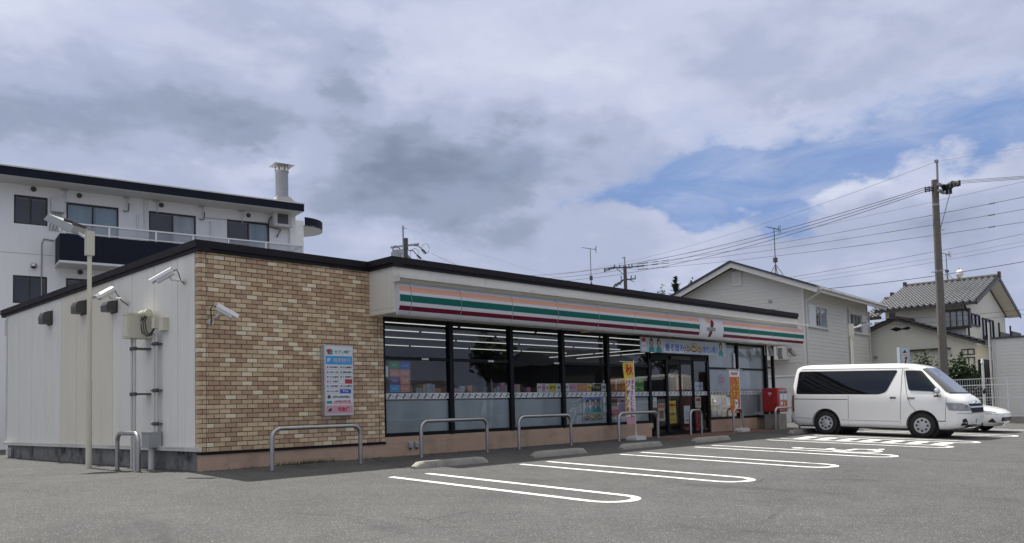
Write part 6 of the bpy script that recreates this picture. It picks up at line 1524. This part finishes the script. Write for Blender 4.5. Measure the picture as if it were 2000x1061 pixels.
b.cyl((-.30, -.62, 8.98), (-.30, -.62, 9.2), .06); b.cyl((-.42, -.78, 8.95), (-.42, -.78, 9.17), .06); o = b.build('insulators', 'black', t, smooth=40); o['kind'] = 'stuff'
b = MB()
for z, s in ((6.0, 1), (5.92, -1), (7.6, 1), (3.4, -1), (2.6, 1)): f = z / 9.6; b.tube([(-.50 * f, -.24 * f, z), (-.50 * f + s * .21, -.24 * f - s * .22, z)], .016, 6)
b.build('climbing_step', 'galv', t)
for z in (5.96, 8.6):
    f = z / 9.6; r_ = .188 - .06 * f; b = MB(); b.cyl((-.5 * f, -.24 * f, z - .04), (-.5 * f, -.24 * f, z + .04), r_ + .004, None, 18); b.build('band', 'galv', t)

t = thing('utility_pole', 'utility pole with transformer can rising behind the shop canopy corner', 'utility pole', (23.32, 24.4, 0))
b = MB(); b.cyl((0, 0, -.3), (0, 0, 10.95), .17, .10, 14); b.cyl((0, 0, 10.4), (0, 0, 11.02), .125, None, 12); b.build('pole_shaft', 'dgrey', t, smooth=40)
b = MB(); b.cyl((-.14, .06, 9.6), (-.15, .06, 11.75), .05, None, 10); b.cyl((-.15, .06, 11.62), (.02, -.08, 11.62), .03); b.build('top_pin', 'galv', t, smooth=40)
b = MB(); b.bar((-.62, .65, 10.50), (.52, -.56, 10.66), .10, .10); b.bar((-.55, .58, 10.28), (.1, -.1, 10.36), .07, .07); b.build('cross_arm', 'galv', t)
b = MB(); b.box((-.62, .10, 9.75), (-.20, .62, 10.22)); b.cyl((-.4, .36, 10.2), (-.4, .36, 10.36), .1); b.cyl((-.55, .5, 10.2), (-.55, .5, 10.42), .05); b.build('transformer', 'grey', t)
b = MB()
for x, y, z, e in ((.30, -.34, 10.58, (.62, -.72, 10.32)), (.10, -.12, 10.30, (.42, -.5, 10.0))):
    b.tube([(x, y, z), ((x + e[0]) / 2, (y + e[1]) / 2, z - .02), e], .03, 6); insulator(b, e, (e[0] + .14, e[1] - .16, e[2] - .22), .075)
for k in range(3): insulator(b, (.06 + .04 * k, -.1 - .05 * k, 10.0 - .12 * k), (.12 + .05 * k, -.2 - .05 * k, 9.8 - .12 * k), .05)
o = b.build('insulators', 'black', t, smooth=40); o['kind'] = 'stuff'
b = MB()
for c, r_ in (((.74, -.86, 10.36), .30), ((.30, -.40, 10.05), .34)): b.tube([(c[0] + .5 * r_ * math.cos(2 * math.pi * k / 18), c[1] - .6 * r_ * math.cos(2 * math.pi * k / 18), c[2] + r_ * math.sin(2 * math.pi * k / 18)) for k in range(18)], .012, 5)
for k in range(4): b.tube([(-.6 + .12 * k, .55 - .1 * k, 10.4), (-.5 + .05 * k, .4, 10.6), (-.1, .1, 10.3 - .1 * k)], .012, 5)
b.build('jumper_wire', 'wire', t, smooth=60)

t = thing('utility_pole', 'distant utility pole with two cross arms above the middle of the shop roof', 'utility pole', (40.13, 21.27, 0))
b = MB(); b.cyl((0, 0, -.3), (0, 0, 10.75), .17, .12, 14); b.build('pole_shaft', 'dgrey', t, smooth=40)
b = MB(); b.cyl((.0, -.02, 10.6), (-.05, -.02, 11.4), .045); b.cyl((-.15, .15, 11.36), (.02, -.06, 11.36), .035); b.build('top_pin', 'galv', t)
b = MB(); b.bar((-.52, .55, 10.64), (.34, -.36, 10.66), .09, .09); b.bar((-.22, .25, 9.76), (.52, -.52, 9.84), .08, .08); b.bar((.05, 0, 9.9), (.42, -.45, 9.62), .04, .04); b.bar((-.4, .42, 10.6), (0, 0, 10.05), .04, .04); b.build('cross_arm', 'dgrey', t)
b = MB()
for u in (-.5, -.25, .2, .34): insulator(b, (u, -u * 1.05, 10.68), (u, -u * 1.05, 10.86), .05)
for u in (-.2, .3, .5): insulator(b, (u, -u, 9.85), (u, -u, 10.08), .05)
for k in range(3): insulator(b, (-.1, .12 + .1 * k, 9.75 - .1 * k), (-.55, .55 + .1 * k, 9.45 - .1 * k), .06); insulator(b, (-.5, .55, 10.7 - .03 * k), (-1.0, 1.1, 10.6 - .1 * k), .045)
for k in range(3): insulator(b, (.3, -.33, 10.68 + .01 * k), (.9, -1.0, 10.70 + .04 * k), .035)
o = b.build('insulators', 'black', t, smooth=40); o['kind'] = 'stuff'
antenna((28.47, 14.8, 7.2), 2.36, 'television antenna on a thin mast above the shop roof middle', True, .72, -.75, 7.2)

def wire(p, q, sag, label, r=.014, mt='wire', n=24, group='overhead wires', sleeves=()):
    r *= .68; p, q = Vector(p), Vector(q); c = (p + q) / 2; b = MB(); pts = []
    for k in range(n + 1):
        f = k / n; v = p.lerp(q, f); v.z -= 4 * sag * f * (1 - f); pts.append(v - c)
    b.tube(pts, r, 5); t = thing('overhead_wire', label, 'cable', tuple(c), 0, group); b.build('cable', mt, t)
    for f0, f1, rr in sleeves:
        b = MB(); b.tube([(p.lerp(q, f0 + (f1 - f0) * k / 4) - c - Vector((0, 0, 4 * sag * (f0 + (f1 - f0) * k / 4) * (1 - (f0 + (f1 - f0) * k / 4))))) for k in range(5)], rr, 6); b.build('sleeve', 'wire', t)
    return t
def ext(p, q, f): p, q = Vector(p), Vector(q); return tuple(p + (q - p) * f)
thin = mat('wire_grey', (.16, .165, .18), .6, var=0)
wire((28.70, -3.06, 10.34), ext((28.7, -3.06, 10.34), (23.76, -7.19, 8.85), 1.3), 0, 'thin ground wire running right from the tip of the leaning pole', .008, thin)
wire((28.70, -3.06, 10.34), ext((28.70, -3.06, 10.34), (45.29, 40.25, 13.97), 1.25), 1.9, 'thin ground wire running left from the tip of the leaning pole', .010, thin)
nm3 = ('upper', 'middle', 'lower')
for i, (p, q) in enumerate((((28.52, -2.6, 9.34), (41.5, 37.0, 12.3)), ((28.52, -2.6, 9.26), (42.2, 36.2, 12.0)), ((28.52, -2.6, 9.18), (42.9, 35.4, 11.7)))):
    wire(p, q, 1.1, nm3[i] + ' of the three black lines climbing left from the leaning pole', .018)
for i, p in enumerate(((28.4, -4.0, 9.30), (28.36, -4.0, 9.24), (28.32, -4.0, 9.18))):
    wire(p, ext(p, ((24.34, -7.01, 8.06), (24.34, -7.0, 8.02), (24.35, -7.0, 7.98))[i], 1.35), 0, nm3[i] + ' of the three black lines leaving the leaning pole to the right', .013)
wire(ext((50.55, 27.5, 13.35), (28.86, -6.02, 9.01), 1.15), ext((28.86, -6.02, 9.01), (50.55, 27.5, 13.35), 1.55), .3, 'faint wire crossing the leaning pole just below its arms', .010, thin)
for i, (a, q) in enumerate((((29.55, -5.84, 8.58), (40.49, 20.84, 10.84)), ((29.56, -5.81, 8.11), (40.49, 20.85, 10.69)), ((29.57, -5.79, 7.62), (40.5, 20.86, 10.48)))):
    wire(ext(q, a, 1.12), q, .25, nm3[i] + ' line from the distant pole passing behind the leaning pole', .013, sleeves=((.02, .05, .02), (.145, .153, .026), (.86, .885, .024), (.90, .92, .028), (.94, .98, .034), (.20 + .07 * i, .245 + .07 * i, .014)))
for i, (a, q, r_, m_, lab) in enumerate((((34.56, -4.66, 7.98), (30.9, 5.09, 6.91), .012, 'wire', 'service wire ending above the beige roof, highest of the lower bundle'), ((34.57, -4.64, 7.65), (32.27, 3.64, 7.01), .008, thin, 'faint service wire second in the lower bundle'), ((34.57, -4.63, 7.46), (31.94, 4.02, 6.75), .010, thin, 'thin service wire third in the lower bundle'),
        ((34.59, -4.59, 6.77), (32.89, 3.05, 6.39), .020, 'wire', 'thick black service cable fixed to the beige house roof'), ((34.64, -4.47, 4.68), (33.98, 2.03, 4.81), .012, 'wire', 'upper thin cable across the cream upper wall'), ((34.64, -4.45, 4.47), (33.99, 2.04, 4.51), .010, 'wire', 'lower thin cable across the cream upper wall'))):
    wire(ext(q, a, 1.12), ext(a, q, 1.22 if i < 3 else (1.085 if i == 3 else 1.02)), .12, lab, r_, m_)
wire((24.01, 22.9, 9.98), (21.0, 13.9, 6.9), .1, 'black wire dropping right from the transformer pole, upper one', .014)
wire((23.72, 23.5, 9.72), (21.4, 17.0, 7.9), .1, 'black wire dropping right from the transformer pole, lower one', .012)
wire((23.2, 24.35, 11.65), (21.8, 8.92, 6.05), .15, 'thin wire from the tip of the transformer pole', .007, thin)

# ================================================================== ACROSS THE ROAD (seen only as reflections in the shop glass)
def plain_house(x, y, w_, d_, h, label, wallm, roofm):
    t = thing('facing_house', label, 'house', (x, y, zg(x, y)), 0)
    b = MB(); b.box((-w_ / 2, -d_ / 2, -.3), (w_ / 2, d_ / 2, h)); b.build('wall', wallm, t)
    b = MB(); b.add([(-w_ / 2 - .5, -d_ / 2 - .5, h), (w_ / 2 + .5, -d_ / 2 - .5, h), (w_ / 2 + .5, d_ / 2 + .5, h), (-w_ / 2 - .5, d_ / 2 + .5, h), (-w_ / 2 + 1, 0, h + 1.9), (w_ / 2 - 1, 0, h + 1.9)], [(0, 1, 5, 4), (2, 3, 4, 5), (1, 2, 5), (3, 0, 4), (3, 2, 1, 0)]); b.build('roof', roofm, t)
    for x0 in (-w_ * .3, w_ * .12):
        b = MB(); b.box((x0, d_ / 2, 1.0), (x0 + 1.7, d_ / 2 + .05, 2.2)); b.build('window', 'van_glass', t)
plain_house(20, -46, 12, 8, 5.6, 'brown walled house across the road facing the shop', 'dgrey', 'roof_slate')
plain_house(38, -44, 11, 8, 3.2, 'low grey house across the road facing the shop', 'bark', 'ridge')
plain_house(56, -40, 14, 9, 6.2, 'tall dark house across the road facing the shop', 'dgrey', 'roof_slate')
plain_house(4, -50, 10, 8, 3.4, 'small house across the road behind the viewer', 'siding', 'ridge')
for i, (x, y, h) in enumerate(((29, -43, 9), (47, -43, 8.5), (12, -50, 10), (66, -36, 9))): broad(x, y, h, 3.0, ('dark tree between the facing houses', 'dark tree by the tall facing house', 'dark tree by the brown facing house', 'dark tree at the end of the facing row')[i], 20 + i, .35, 900)
for i, (x, y) in enumerate(((24.5, -34), (48, -30))):
    t = thing('utility_pole', ('utility pole across the road opposite the entrance', 'utility pole across the road opposite the van')[i], 'utility pole', (x, y, zg(x, y)))
    b = MB(); b.cyl((0, 0, -.3), (0, 0, 11), .19, .12, 12); b.build('pole_shaft', 'dgrey', t); b = MB(); b.box((-1, -.06, 9.6), (1, .06, 9.72)); b.box((-.8, -.06, 8.6), (.8, .06, 8.7)); b.build('cross_arm', 'dgrey', t)
for i, z in enumerate((9.7, 9.2, 8.6, 6.8, 6.2)): wire((-6, -38.5, z), (48, -30.2, z), .7, ('topmost', 'second', 'third', 'fourth', 'lowest')[i] + ' roadside line across the street', .02)

# attach nothing else; tidy
for o in list(col.objects):
    if o.type == 'MESH' and not o.data.materials: o.data.materials.append(M['grey'])
